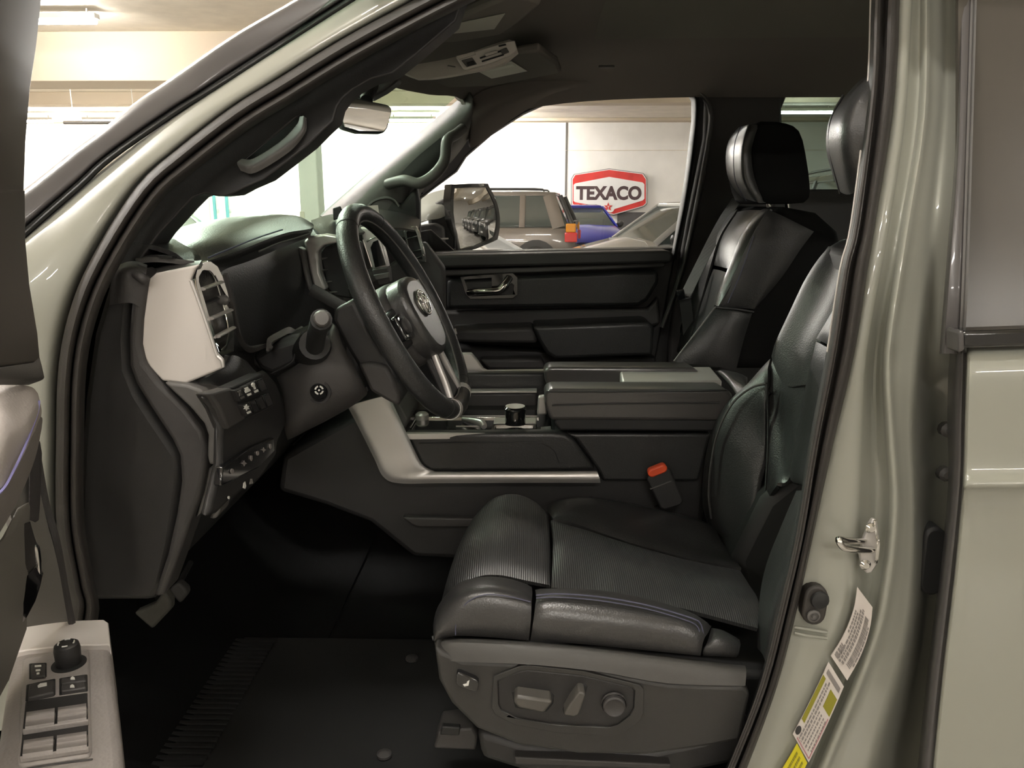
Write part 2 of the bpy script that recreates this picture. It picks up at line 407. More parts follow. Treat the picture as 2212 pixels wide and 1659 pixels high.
# cars --------------------------------------------------------------
C = dict(glass=mat('car_window', (.05, .065, .06), .08, 0, .5), tyre=mat('tyre', (.012, .012, .012), .8), rim=mat('alloy', (.5, .5, .5), .3, .9),
 lamp=mat('lamp_lens', (.75, .75, .75), .1, .3, 1), tail=mat('tail_lens', (.75, .02, .02), .15, 0, 1), amber=mat('amber_lens', (.9, .35, .01), .15, 0, 1), black=mat('car_black_trim', (.015, .015, .015), .4),
 plate=mat('plate', (.6, .6, .6), .5))
C['tail'].node_tree.nodes['Principled BSDF'].inputs['Emission Color'].default_value = (1, .03, .03, 1)
def carpaint(n, c, metal=.3): return mat(n, c, .3, metal, 1, coat_r=.03)
def make_car(label, paint, loc, yaw, L=4.4, W=1.8, H=1.45, belt=.95, hood=1.05, hood_l=1.15, kind='hatch', group=None, name='car', cat='car'):
    "local +x is the car's front; wheels at z 0"
    root = thing(name, label, cat, (0, 0, 0), group)
    h2 = W / 2; x1 = L / 2; x0 = -x1
    suv = kind in ('suv', 'offroad')
    ws0 = x1 - hood_l; ws1 = ws0 - (.35 if kind == 'offroad' else .75)          # windshield base / top
    rt1 = x0 + (.08 if kind == 'offroad' else .45 if kind == 'suv' else .75 if kind == 'hatch' else 1.25); rb = x0 + (.03 if kind == 'offroad' else .12 if suv else .25 if kind == 'hatch' else .65)
    # body: stations along x with (x, ztop, halfwidth, zbot)
    st = [(x0, belt - .28, h2 * .86, .42), (x0 + .06, belt - .03, h2 * .94, .32), (x0 + .5, belt + .02, h2, .28), (0, belt, h2, .26), (ws0, belt, h2, .26),
          (ws0 + .12, belt + (hood - belt) * .4 - .02, h2 * .99, .26), (x1 - .35, hood - .2, h2 * .96, .28), (x1 - .08, hood - .34, h2 * .88, .32), (x1, hood - .48, h2 * .78, .42)]
    vs, fs = [], []
    prof = lambda zt, hw, zb: [(-hw * .82, zt), (-hw * .94, zt - .05), (-hw, zt - .2), (-hw, zb + .22), (-hw * .93, zb), (hw * .93, zb), (hw, zb + .22), (hw, zt - .2), (hw * .94, zt - .05), (hw * .82, zt), (0, zt + .035)]
    s3 = curve([Vector((a, b, c)) for a, b, c, d in st], 4); zb = curve([Vector((d, 0, 0)) for a, b, c, d in st], 4)
    n = 11
    for s, z in zip(s3, zb):
        for y, zz in prof(s.y, s.z, z.x): vs.append((s.x, y, zz))
    for i in range(len(s3) - 1):
        for k in range(n):
            a, b = i * n + k, i * n + (k + 1) % n; fs.append([a, b, b + n, a + n])
    fs.append(list(range(n))); fs.append([(len(s3) - 1) * n + k for k in reversed(range(n))])
    mk('body', vs, fs, paint, root, 0, ang=40)
    # greenhouse
    b2, t2 = h2 * .93, h2 * .74
    def gh(e, zt, name, m, xa, xb, xc, xd, z0=belt - .03):
        vs = [(xa, -b2 - e, z0), (xa, b2 + e, z0), (xb, t2 + e, zt), (xb, -t2 - e, zt), (xd, -b2 - e, z0), (xd, b2 + e, z0), (xc, t2 + e, zt), (xc, -t2 - e, zt)]
        return mk(name, vs, [[0, 1, 2, 3], [4, 7, 6, 5], [0, 3, 7, 4], [1, 5, 6, 2], [3, 2, 6, 7], [0, 4, 5, 1]], m, root, .05, 2)
    gh(0, H - .05, 'windows', C['glass'], ws0, ws1, rt1, rb)
    vs = []
    zr = H - .09
    rfp = [(ws1 + .06, t2 + .015), (ws1 - .3, t2 + .02), (rt1 + .3, t2 + .02), (rt1 - .03, t2 + .01)]
    top = [(x, s * y, zr) for x, y in rfp for s in (-1, 1)]; up = [(x, s * y * .9, H if 0 < i < 3 else H - .02) for i, (x, y) in enumerate(rfp) for s in (-1, 1)]
    vs = top + up; fs = []
    for i in range(3):
        a = 2 * i
        fs += [[8 + a, 8 + a + 1, 8 + a + 3, 8 + a + 2], [a, a + 2, 8 + a + 2, 8 + a], [a + 1, 8 + a + 1, 8 + a + 3, a + 3], [a, a + 1, a + 3, a + 2]]
    fs += [[0, 8, 9, 1], [6, 7, 15, 14]]
    mk('roof', vs, fs, paint, root, .02, 2)
    for s in (-1, 1):
        def pil(xa, xb, w, m, nm='pillar'):
            tube(nm, [V(xa, s * (b2 + .004), belt - .02), V(xb, s * (t2 + .008), zr + .02)], (w, .02), m, root, n=8, flat=1, up=(1, 0, 0))
        pil(ws0 - .02, ws1, .045, paint)
        mid = (ws1 + rt1) / 2 + .1
        pil(mid, mid - .04, .05, C['black'])
        if suv: pil(rb + .95, rt1 + .62, .06, paint)
        pil(rb + .22 if kind != 'offroad' else rb + .1, rt1 + .1, .13 if suv else .1, paint)
        # mirror
        mb = lathe('mirror', (ws0 - .28, s * (h2 + .1), belt + .05), (1, 0, .0), [(.02, -.06), (.1, -.05), (.11, 0), (.07, .08), (.02, .1)], C['black'] if kind != 'hatchb' else paint, root, n=12, squash=.75)
        # wheels
        for wx in (x0 + .78, x1 - .82):
            r = .36 if suv else .31
            wh = lathe('wheel', (wx, s * (h2 - .2), r), (0, s, 0), [(r * .6, 0), (r * .97, .01), (r, .05), (r, .17), (r * .95, .215), (r * .66, .215)], C['tyre'], root, n=20)
            lathe('rim', (wx, s * (h2 - .02), r), (0, s, 0), [(r * .64, 0), (r * .6, .02), (r * .2, .0), (r * .15, .025)], C['rim'], wh, n=12)
            lathe('wheel_arch', (wx, s * (h2 - .12), r + .03), (0, s, 0), [(r * 1.22, 0), (r * 1.22, .124), (r * 1.0, .125)], C['black'], root, n=20)
        # lamps
        zf = hood - .5
        pts = [V(x1 - .42, s * h2 * .935, zf + .22), V(x1 - .05, s * h2 * .66, zf + .18), V(x1 - .01, s * h2 * .64, zf + .02), V(x1 - .1, s * h2 * .86, zf - .0), V(x1 - .38, s * h2 * .96, zf + .08)]
        if kind == 'offroad': lathe('headlamp', (x1 - .06, s * h2 * .62, zf + .12), (1, 0, 0), [(.12, 0), (.12, .08), (.08, .1)], C['lamp'], root, n=16)
        else: prism('headlamp', pts, (.035, 0, .02), C['lamp'], root, .01)
        tz = belt - .3
        box('tail_lamp', x0 - .03, x0 + .22, s * (h2 * .9) - .06, s * (h2 * .9) + .085, tz, tz + .19, C['tail'], root, .02)
        box('indicator_lamp', x0 + .0, x0 + .20, s * (h2 * .9) - .07, s * (h2 * .9) + .08, tz + .19, tz + .36, C['amber'], root, .02)
        if suv: tube('rear_pillar_gloss', [V(x0 + .06, s * (b2 - .03), belt), V(rt1 - .12, s * (t2 - .02), zr)], (.05, .05), C['black'], root, n=8)
    box('rear_window', x0 + (.02 if suv else .2), x0 + .1 if suv else x0 + .3, -h2 * .7, h2 * .7, belt + .02, belt + .1, C['black'], root, .01)
    g = box('grille', x1 - .06, x1 + .012, -h2 * .5, h2 * .5, hood - .62, hood - .44, C['black'], root, .02)
    if kind == 'offroad':
        for k in range(7): box('grille_slot', x1 + .012, x1 + .02, -.33 + k * .11 - .025, -.33 + k * .11 + .025, hood - .61, hood - .45, C['glass'], g, 0)
    box('lower_intake', x1 - .08, x1 + .0, -h2 * .6, h2 * .6, .32, .46, C['black'], root, .02)
    box('number_plate', x1 + .0, x1 + .02, -.2, .2, .47, .56, C['plate'], root, .004)
    if suv:
        for s in (-1, 1): tube('roof_rail', [V(ws1 - .2, s * t2 * .85, H + .0), V(ws1 - .4, s * t2 * .85, H + .05), V(rt1 + .4, s * t2 * .85, H + .05), V(rt1 + .2, s * t2 * .85, H)], .018, C['black'], root, smooth=3)
    root.location = loc; root.rotation_euler.z = yaw
    return root
def move_copy(src, loc, yaw, label, group):
    o = src.copy(); COL.objects.link(o); o.location = loc; o.rotation_euler.z = yaw; o['label'] = label; o['group'] = group
    for c in src.children:
        d = c.copy(); COL.objects.link(d); d.parent = o
        for e in c.children:
            f = e.copy(); COL.objects.link(f); f.parent = d
    return o
# silver SUV seen through the passenger window: its rear end at px 1245
make_car('silver-brown SUV with a red and amber tail lamp, seen through the passenger window', carpaint('suv_paint', (.16, .138, .118), .4), (-1.28, 16.9, 0), R(180 - 6), 4.65, 1.88, 1.76, 1.08, 1.12, 1.1, 'suv')
make_car('blue hatchback facing the truck, parked below the red and white sign', carpaint('blue_paint', (.03, .04, .42), .3), (1.2, 20.6, 0), R(-90 + 12), 3.95, 1.72, 1.50, .98, 1.05, .95, 'hatch')
make_car('silver sedan at the right edge of the passenger window, beside the seat', carpaint('silver_paint', (.6, .6, .58), .5), (2.7, 12.6, 0), R(180 + 15), 4.5, 1.8, 1.56, .98, 1.02, 1.1, 'sedan')
make_car('white car with a black door mirror, just right of the truck mirror', carpaint('white_car_paint', (.75, .74, .72), .1), (-1.1, 9.3, 0), R(-10), 4.2, 1.76, 1.36, .90, .98, 1.1, 'sedan')
make_car('white car beyond the truck bonnet, seen low through the windshield', carpaint('pearl_paint', (.8, .8, .78), .1), (-6.4, 11.4, 0), R(200), 4.4, 1.8, 1.42, .93, 1.0, 1.1, 'hatch')
dk = carpaint('black_car_paint', (.015, .015, .016), .1)
MG = 'row of parked off-roaders reflected in the door mirror'
c1 = make_car('nearest black off-roader of the row reflected in the door mirror', dk, (3.9, 8.6, 0), R(-97), 4.2, 1.86, 1.84, 1.2, 1.32, 1.2, 'offroad', MG, 'off_roader')
c2 = make_car('pale grey off-roader second in the row reflected in the door mirror', carpaint('sand_paint', (.5, .48, .44), .1), (6.5, 8.6, 0), R(-97), 4.2, 1.86, 1.84, 1.2, 1.32, 1.2, 'offroad', MG, 'off_roader')
for k in range(5):
    move_copy(c1, (9.1 + 2.6 * k, 8.6, 0), R(-97), ['third', 'fourth', 'fifth', 'sixth', 'farthest'][k] + ' of the row of off-roaders reflected in the door mirror, black', MG)
# ================================================================== the truck's body shell
TB = thing('truck_body', 'sage green pickup truck body around the open driver door opening', 'truck', (0, .95, 0))
def ty(y, py): return y + max(0, 620 - py) * .00017      # the sides lean inward towards the roof
# windshield-side molding, upper and lower edge
U = [(-60, 500), (10, 438), (64, 400), (160, 324), (214, 284), (301, 214), (364, 172), (502, 77), (635, 0), (760, -75)]
Lw = [(-60, 590), (13, 532), (90, 463), (170, 393), (234, 335), (368, 241), (440, 196), (502, 157), (740, 3), (850, -70)]
def mix(a, b, t): return (a[0] + (b[0] - a[0]) * t, a[1] + (b[1] - a[1]) * t)
rows = []
for t, dy in ((0, .03), (.10, .010), (.5, .0), (.88, -.002), (1, .02)):
    rows.append([(*mix(a, b, t), ty(.93, (a[1] + b[1]) / 2) + dy) for a, b in zip(U, Lw)])
pad('windshield_side_molding', rows, M['molding'], TB, th=.015, label='grey-black gloss molding along the windshield')
L2 = [(x + 10, y + 8) for x, y in Lw]
pad('molding_gap_seal', [[(x - 4, y - 3, ty(.94, y)) for x, y in Lw], [(x + 3, y + 3, ty(.926, y)) for x, y in Lw], [(x, y, ty(.93, y)) for x, y in L2]], M['rubber2'], TB, th=.01)
# painted front pillar and hinge pillar
SO = [(90, 1560), (154, 1335), (147, 1268), (125, 1134), (124, 955), (130, 785), (160, 651), (214, 534), (301, 400), (385, 324), (502, 234), (602, 172), (740, 87), (900, 0), (1010, -55)]
PL = [(-200, 1620), (-140, 1340), (-120, 1250), (-120, 1110), (-120, 940), (-120, 780), (-100, 660), (8, 545), (95, 466), (180, 393), (330, 278), (455, 194), (600, 100), (740, 10), (850, -60)]
rows = []
for t, dy in ((0, .045), (.1, .012), (.35, 0), (.6, -.006), (.85, -.002), (.95, .010), (1.02, .035)):
    rows.append([(*mix(a, b, t), ty(.915, b[1]) + dy) for a, b in zip(PL, SO)])
pad('front_pillar', rows, M['paint'], TB, nu=3, nv=4, th=.02)
# rubber door seal along the opening
def off(pts, d):
    o = []
    for i, p in enumerate(pts):
        a, b = pts[max(i - 1, 0)], pts[min(i + 1, len(pts) - 1)]
        tx, tyy = b[0] - a[0], b[1] - a[1]; l = math.hypot(tx, tyy); o.append((p[0] - tyy / l * d, p[1] + tx / l * d))
    return o
rows = []
for d, dy in ((-3, .004), (3, -.010), (14, -.016), (24, -.008), (27, .008), (30, -.006), (40, -.012), (50, -.002), (58, .03)):
    rows.append([(x, y, ty(.912, y) + dy) for x, y in off(SO, d)])
pad('door_seal', rows, M['rubber'], TB, nu=2, nv=4, th=.01, label='black rubber seal of the door opening')
# roof strip highlight gap
# interior front pillar trim (with the grip's opening)
outer = [(905, -30), (760, 75), (600, 178), (500, 252), (400, 328), (330, 410), (270, 500), (235, 590), (290, 590), (300, 566), (318, 542), (345, 505), (395, 450), (420, 425), (440, 418), (470, 424), (500, 421), (530, 405), (570, 388), (620, 350), (665, 315), (700, 280), (720, 262), (728, 232), (742, 212), (765, 192), (800, 172), (850, 158), (900, 118), (985, 45), (1010, -30)]
hole = [(530, 345), (636, 258), (645, 253), (641, 270), (606, 306), (560, 338), (548, 344)]
slab('front_pillar_trim', [(x, y, ty(.985, y)) for x, y in outer], None, .05, M['blk'], TB, .008, [[(x, y, ty(.985, y)) for x, y in hole]], seg=3)
pad('grab_handle', [[(522, 343, ty(.978, 343)), (548, 342, ty(.978, 342)), (606, 305, ty(.978, 305)), (640, 270, ty(.978, 270)), (648, 252, ty(.978, 252))], [(512, 352, ty(.972, 352)), (548, 357, ty(.968, 357)), (620, 312, ty(.968, 312)), (652, 282, ty(.968, 282)), (657, 251, ty(.972, 251))],
    [(520, 369, ty(.975, 369)), (552, 373, ty(.975, 373)), (625, 328, ty(.975, 328)), (659, 288, ty(.975, 288)), (663, 262, ty(.975, 262))]], M['grey'], TB, th=.01, label='grey lit inner face of the grab handle')
# windshield: bulged pane; far edge along the passenger pillar, near edge behind the driver pillar
T1, B1 = P(990, 205, 2.2), P(690, 470, 2.17); dr = (B1 - T1); B1 = T1 + dr * 1.35
T0 = V(T1.x, 1.02, T1.z); B0 = V(B1.x, .99, B1.z)
rows = []
for t in (0, .33, .66, 1):
    r = []
    for s in (0, .25, .5, .75, 1):
        a = T0.lerp(B0, t); b = T1.lerp(B1, t); p = a.lerp(b, s); bul = .16 * (1 - (2 * s - 1) ** 2)
        r.append(p + V(-bul, 0, .0))
    rows.append(r)
pad('windshield', rows, M['wind'], TB, nu=3, nv=3, th=.0005, label='green tinted windshield glass')
# headliner
def hz(x, y):
    z = 1.885 - .09 * max(0, min(1, (.22 - x) / .5)) ** 1.3
    e = max(0, y - 2.12) / .22; z -= .075 * min(1, e) ** 2
    return z
rows = []
for y in (1.0, 1.15, 1.4, 1.62, 1.85, 2.05, 2.2, 2.34):
    xf = T1.x + .01 - .16 * max(0, (1 - ((y - 1.6) / .6) ** 2)); r = []
    for t in (0, .03, .12, .25, .4, .6, .8, 1):
        x = xf + (2.1 - xf) * t; r.append(V(x, y, hz(x, y) - (.02 if t == 0 else 0)))
    rows.append(r)
pad('headliner', rows, M['head'], TB, nu=4, nv=4, th=.03, away=V(.3, 1.5, 0))
# sunroof shade: a lighter rounded panel in the headliner
x0, x1, ya, yb = PZ(1235, 60, 1.875).x, 1.75, 1.18, PZ(1300, 84, 1.872).y
cs = []
for cx, cy, a0 in ((x0 + .05, ya + .05, 180), (x1 - .05, ya + .05, 270), (x1 - .05, yb - .05, 0), (x0 + .05, yb - .05, 90)):
    for k in range(5): a = R(a0 + 22.5 * k); cs.append(V(cx + .05 * math.cos(a), cy + .05 * math.sin(a), 1.872))
prism('sunroof_shade', cs, (0, 0, .02), M['head2'], TB, .004)
# small roof lamp slot
a = PZ(1310, 143, 1.86); box('coat_hook', a.x - .02, a.x + .02, a.y - .005, a.y + .005, a.z - .004, a.z + .002, M['grey'], TB, .002)
# near roof rail above the opening (out of the frame)
tube('roof_rail', [V(-.2, 1.02, 1.82), V(.4, 1.0, 1.9), V(1.0, .99, 1.91), V(2.0, .99, 1.9)], .035, M['paint'], TB, smooth=4)
pad('roof_skin', [[V(x, y, 1.955 - .03 * abs(y - 1.65) ** 2 - (.08 * (-.05 - x) if x < -.05 else 0)) for x in (-.34, 0, .7, 1.4, 2.2)] for y in (1.0, 1.3, 1.65, 2.0, 2.36)], M['paint'], TB, th=.01, away=V(0, 1.6, 5))
pad('bonnet', [[V(x, y, 1.22 - .05 * abs(y - 1.65) ** 2 - .04 * (-1.0 - x)) for x in (-2.2, -1.8, -1.4, -1.05)] for y in (.9, 1.3, 1.65, 2.0, 2.4)], M['paint'], TB, th=.02, away=V(-1, 1.6, 5))
# far side frame with its two window openings
so = [(1012, 110), (1960, 60), (1960, 1500), (300, 1500), (330, 620), (700, 480), (890, 430), (895, 400), (1000, 310)]
fw = [(905, 560), (905, 430), (940, 403), (985, 370), (1005, 338), (1060, 290), (1130, 245), (1185, 220), (1240, 200), (1290, 188), (1380, 182), (1462, 178), (1486, 187), (1500, 215), (1500, 260), (1484, 390), (1455, 560)]
rw = [(1690, 300), (1688, 235), (1700, 205), (1722, 184), (1752, 176), (1830, 172), (1900, 172), (1900, 409), (1750, 409), (1700, 405)]
slab('far_side_frame', so, 2.40, .05, M['blk'], TB, .006, [fw, rw])
def th_strip(name, pts, w, Y, m, h=.02): return pad(name, [[(x, y, Y + .01) for x, y in pts], [(x, y, Y - h) for x, y in off(pts, w * .3)], [(x, y, Y - h) for x, y in off(pts, w * .7)], [(x, y, Y + .01) for x, y in off(pts, w)]], m, TB, nu=3, nv=5, th=.005)
slab('far_rear_glass', [(1680, 165), (1960, 160), (1960, 415), (1680, 415)], 2.43, .004, M['tint'], TB, 0, label='dark tinted far rear side glass')
# far B pillar trim with its lighter line
slab('centre_pillar_trim', [(1508, 180), (1560, 150), (1690, 180), (1688, 420), (1640, 520), (1560, 800), (1440, 800), (1455, 640), (1486, 470), (1520, 300), (1524, 220)], 2.37, .03, M['blk2'], TB, .01)
th_strip('centre_pillar_seal', [(1470, 178), (1500, 186), (1526, 205), (1540, 235), (1540, 280), (1520, 400), (1490, 545), (1462, 640), (1436, 710)], 12, 2.345, M['grey'])
th_strip('window_channel', [(1460, 172), (1486, 180), (1504, 200), (1512, 225), (1508, 290), (1490, 420), (1462, 560)], 14, 2.36, M['rubber2'])
# far front pillar trim: lit face and its handle
e1 = [(1008, 190), (994, 214), (905, 290), (800, 374), (692, 468)]
e2 = [(1022, 214), (1012, 250), (935, 322), (850, 390), (760, 480)]
e3 = [(1030, 240), (1012, 300), (958, 370), (905, 430), (905, 560)]
pad('far_front_pillar_trim', [[(x - 2, y - 2, 2.24) for x, y in e1], [(x, y, 2.19) for x, y in [mix(a, b, .35) for a, b in zip(e1, e2)]], [(x, y, 2.17) for x, y in e2], [(*mix(a, b, .6), 2.2) for a, b in zip(e2, e3)], [(x, y, 2.3) for x, y in e3]], M['grey'], TB, nu=4, nv=6, th=.02)
pad('far_handle_recess', [[(868, 372, 2.150), (900, 340, 2.150), (952, 297, 2.150)], [(885, 384, 2.145), (915, 362, 2.145), (958, 320, 2.145)], [(905, 388, 2.15), (935, 372, 2.15), (956, 345, 2.15)]], M['rubber2'], TB, th=.01)
tube('far_grab_handle', [P(838, 398, 2.16), P(860, 392, 2.13), P(878, 390, 2.1), P(905, 396, 2.085), P(935, 380, 2.085), P(960, 348, 2.09), P(966, 305, 2.11), P(985, 290, 2.14), P(1000, 278, 2.17)], .0145, M['grey'], TB, smooth=5)
pad('far_header', [[(980, 205, 2.22), (1010, 215, 2.2), (1060, 190, 2.2), (1200, 160, 2.24), (1500, 130, 2.28)], [(1010, 230, 2.2), (1022, 260, 2.18), (1090, 225, 2.2), (1235, 185, 2.26), (1500, 165, 2.3)], [(1012, 290, 2.3), (1024, 318, 2.3), (1128, 243, 2.33), (1240, 197, 2.34), (1500, 178, 2.36)]], M['head'], TB, nu=5, nv=5, th=.01)
slab('speaker_cover', [(795, 450), (806, 436), (830, 428), (850, 430), (866, 442), (900, 400), (906, 440), (906, 520), (800, 520)], 2.18, .04, M['blk'], TB, .01)
seam('speaker_cover_edge', [(795, 446, 2.17), (810, 433, 2.17), (835, 427, 2.17), (852, 432, 2.17), (862, 446, 2.17)], M['grey'], TB, .004)
# floor, firewall, rear wall, sill
box('cab_floor', -1.0, 1.6, .99, 2.42, .60, .66, M['carpet'], TB, .01)
box('firewall', -1.05, -1.0, .96, 2.42, .60, 1.36, M['carpet'], TB, .01)
pad('toe_board', [[V(-.98, y, 1.1), V(-.85, y, .85), V(-.6, y, .68), V(-.4, y, .665)] for y in (1.0, 1.5, 2.0, 2.4)], M['carpet'], TB, th=.02)
box('rear_cab_wall', 1.62, 1.66, 1.0, 2.4, .6, 1.32, M['blk'], TB, .01)
box('rear_window', 1.63, 1.64, 1.02, 2.38, 1.32, 1.8, M['tint'], TB, 0)
box('rear_cab_header', 1.62, 1.66, 1.0, 2.4, 1.8, 1.9, M['head'], TB, .01)
box('door_sill', -.75, .28, .92, 1.0, .60, .70, M['paint'], TB, .01)
# ------------------------------------------------------------------ B pillar, near side
tab = [(-120, 1944, 1978, 1998, 2022, 2052, 2088), (0, 1938, 1970, 1990, 2015, 2045, 2082), (250, 1925, 1955, 1985, 2010, 2040, 2076), (500, 1882, 1918, 1945, 1975, 2015, 2066), (760, 1841, 1872, 1908, 1935, 1990, 2060),
       (930, 1800, 1862, 1912, 1940, 1975, 2070), (1100, 1762, 1855, 1920, 1950, 1980, 2070), (1300, 1719, 1842, 1895, 1930, 1975, 2060), (1450, 1682, 1800, 1850, 1885, 1950, 2050), (1659, 1607, 1725, 1765, 1800, 1890, 2035), (1850, 1530, 1650, 1690, 1730, 1840, 2010)]
cols = []
for c, yy in ((0, .97), (.04, .945), (.5, .938), (.92, .94), (1.1, .95), (1.5, .975), (1.9, .965), (2.1, .945), (2.5, .938), (3, .945), (3.5, .95), (3.9, .955), (4.2, .985), (4.6, 1.02), (5, 1.04)):
    r = []
    for row in tab:
        i = min(int(c), 4); f = c - i; x = row[1 + i] + (row[2 + i] - row[1 + i]) * f
        y2 = min(yy, .955) if row[0] < 600 else min(yy, .985) if row[0] < 800 else yy + (.02 if yy > 1.0 else 0)
        r.append((x, row[0], ty(y2, row[0])))
    cols.append(r)
pad('centre_pillar', cols, M['paint'], TB, nu=3, nv=4, th=.02, label='glossy sage green centre pillar')
SI = [(1900, -120), (1884, 0), (1876, 200), (1842, 480), (1818, 580), (1790, 760), (1752, 960), (1722, 1150), (1688, 1300), (1642, 1480), (1572, 1659), (1500, 1830)]
SOr = [(1946, -120), (1942, 0), (1932, 200), (1890, 480), (1872, 580), (1845, 760), (1798, 960), (1757, 1150), (1724, 1300), (1678, 1480), (1612, 1659), (1540, 1830)]
rows = []
for t, dy in ((-.06, .05), (0, .005), (.12, -.014), (.3, -.012), (.4, .004), (.5, .002), (.6, -.014), (.85, -.016), (1.0, .0), (1.08, .03)):
    rows.append([(*mix(a, b, t), ty(.932, a[1]) + dy) for a, b in zip(SI, SOr)])
pad('rear_door_seal', rows, M['rubber'], TB, nu=2, nv=4, th=.01, label='dark brown rubber seal on the centre pillar')
# interior trim edge visible behind the seal
th2 = [(x - 10, y) for x, y in SI]
pad('pillar_inner_trim', [[(x - 5, y, ty(1.0, y)) for x, y in SI], [(x - 1, y, ty(.96, y)) for x, y in SI], [(x + 6, y, ty(.955, y)) for x, y in SI]], M['rubber2'], TB, nu=3, nv=4, th=.01)
seam('pillar_trim_line', [(x - 3, y, ty(.95, y)) for x, y in SI[1:6]], M['satin2'], TB, .0013)
# striker
st = prism('striker_plate', to3([(1887, 1121), (1895, 1124), (1902, 1175), (1898, 1215), (1884, 1238), (1872, 1240), (1864, 1226), (1858, 1200), (1866, 1166), (1878, 1135)], .928), (0, .008, 0), M['satin'], TB, .002, label='bare metal striker plate')
tube('striker_loop', [P(1866, 1169, .93), P(1830, 1168, .905), P(1812, 1165, .895), P(1822, 1183, .893), P(1848, 1187, .90), P(1884, 1189, .925)], [.0042] * 6, M['chrome'], st, smooth=4)
seam('striker_edge', [(1890, 1124, .925), (1895, 1160, .922), (1897, 1176, .92), (1894, 1205, .922), (1892, 1215, .925)], M['chrome'], st, .002)
for a, b in ((1880, 1140), (1868, 1219)): lathe('striker_bolt', P(a, b, .927), (0, -1, 0), [(.007, 0), (.007, .002), (.004, .005)], M['chrome'], st, n=10)
# rubber grommet with a bolt
def capsule(cx, cy, w, h, rot, n=8):
    pts = []
    for s, a0 in ((1, 0), (-1, 180)):
        for k in range(n + 1):
            a = R(a0 + 180 * k / n); pts.append((w * math.cos(a), s * (h - w) + w * math.sin(a)))
    r = R(rot); return [(cx + x * math.cos(r) - y * math.sin(r), cy + x * math.sin(r) + y * math.cos(r)) for x, y in pts]
gr = slab('rubber_grommet', capsule(1762, 1309, 26, 43, 10), .928, .02, M['rubber'], TB, .003, label='dark oval rubber grommet')
lathe('boss', P(1771, 1296, .926), (0, -1, 0), [(.012, 0), (.011, .003), (.004, .005)], M['rubber2'], gr, n=16)
lathe('screw', P(1757, 1330, .926), (0, -1, 0), [(.0085, 0), (.0085, .002), (.006, .003), (.006, .001), (.003, .001), (.002, .004)], M['grey'], gr, n=14)
for dy in (0, 14):
    tube('body_ridge', [P(1716, 1355 + dy * .8, .937), P(1740, 1358 + dy, .934), P(1786, 1366 + dy * .9, .934)], .0022, M['paint'], TB, smooth=3, n=8)
slab('pillar_bumper', capsule(2018, 1214, 26, 74, 6), .975, .03, M['rubber2'], TB, .004, label='black oval rubber bumper')
# labels ------------------------------------------------------------
LY = .9285
def bil(q, u, v):
    a = (q[0][0] + (q[1][0] - q[0][0]) * u, q[0][1] + (q[1][1] - q[0][1]) * u); b = (q[3][0] + (q[2][0] - q[3][0]) * u, q[3][1] + (q[2][1] - q[3][1]) * u)
    return (a[0] + (b[0] - a[0]) * v, a[1] + (b[1] - a[1]) * v)
def sticker(nm, q, bend, lab, m=M['label']):
    "q: quad tl,tr,br,bl with u across and v down; bend shifts the middle rightward"
    def pt(u, v, d=0):
        x, y = bil(q, u, v); x += bend * 4 * v * (1 - v); return (x, y, LY - d)
    rows = [[pt(u, v) for v in (0, .25, .5, .75, 1)] for u in (0, .5, 1)]
    o = pad(nm, rows, m, TB, nu=2, nv=3, th=.001, label=lab)
    def blk(nm2, u0, u1, v0, v1, mm):
        return prism(nm2, [P(*pt(u, v, .0008)) for u, v in ((u0, v0), (u1, v0), (u1, v1), (u0, v1))], (0, .0005, 0), mm, o, 0)
    return o, blk
s1, b1 = sticker('certification_label', [(1852, 1268), (1885, 1312), (1830, 1470), (1795, 1417)], 12, 'white certification label with a barcode')
# print runs along the strip's length (v), lines stacked across it (u)
def lines(blk, spec, name='print_line'):
    for u0, u1, v0, v1, n, mm in spec:
        v = v0
        while v < v1:
            d = random.uniform(.02, .06) * (n or 1); blk(name, u0, u1, v, min(v1, v + d), mm); v += d + random.uniform(.008, .016)
v = .22
while v < .90:
    d = random.choice((.006, .010, .014)); b1('barcode_bar', .66, .86, v, v + d, M['ink']); v += d + random.choice((.005, .008))
lines(b1, [(.10, .16, .30, .62, 1, M['ink']), (.22, .28, .30, .95, 1, M['ink']), (.34, .41, .22, .95, 1, M['ink']), (.46, .56, .18, .95, .7, M['ink']), (.90, .95, .30, .85, 1.3, M['ink']), (.08, .3, .78, .95, .8, M['ink'])])
s2, b2 = sticker('tyre_label', [(1790, 1430), (1823, 1483), (1747, 1647), (1713, 1586)], 2, 'white loading label with olive-yellow panels')
b2('olive_panel', .02, .18, .17, .78, M['olive']); b2('olive_panel', .55, .95, .19, .42, M['olive'])
b2('dark_bar', .12, .9, .06, .12, M['ink']); lines(b2, [(.26, .31, .2, .95, 1, M['ink']), (.37, .43, .15, .95, 1, M['ink']), (.5, .54, .5, .95, .8, M['ink']), (.62, .67, .5, .95, .8, M['ink']), (.76, .8, .5, .93, .8, M['ink']), (.88, .92, .5, .9, .8, M['ink'])])
b2('red_rule', .93, .96, .45, .97, mat('pink_rule', (.45, .2, .22), .5)); b2('red_rule', .2, .95, .965, .98, mat('pink_rule2', (.45, .2, .22), .5))
a = bil([(1790, 1430), (1823, 1483), (1747, 1647), (1713, 1586)], .12, .9)
slab('tyre_icon', ell(a[0], a[1], 6, 10, 14, 20), LY - .001, .0005, M['ink2'], s2, 0)
s3, b3 = sticker('warning_label', [(1722, 1606), (1744, 1648), (1690, 1745), (1664, 1700)], 2, 'yellow warning label at the foot of the pillar', M['yellow'])
lines(b3, [(.2, .3, .1, .9, 1, M['olive']), (.45, .55, .1, .9, 1, M['olive']), (.7, .8, .1, .9, 1, M['olive'])])
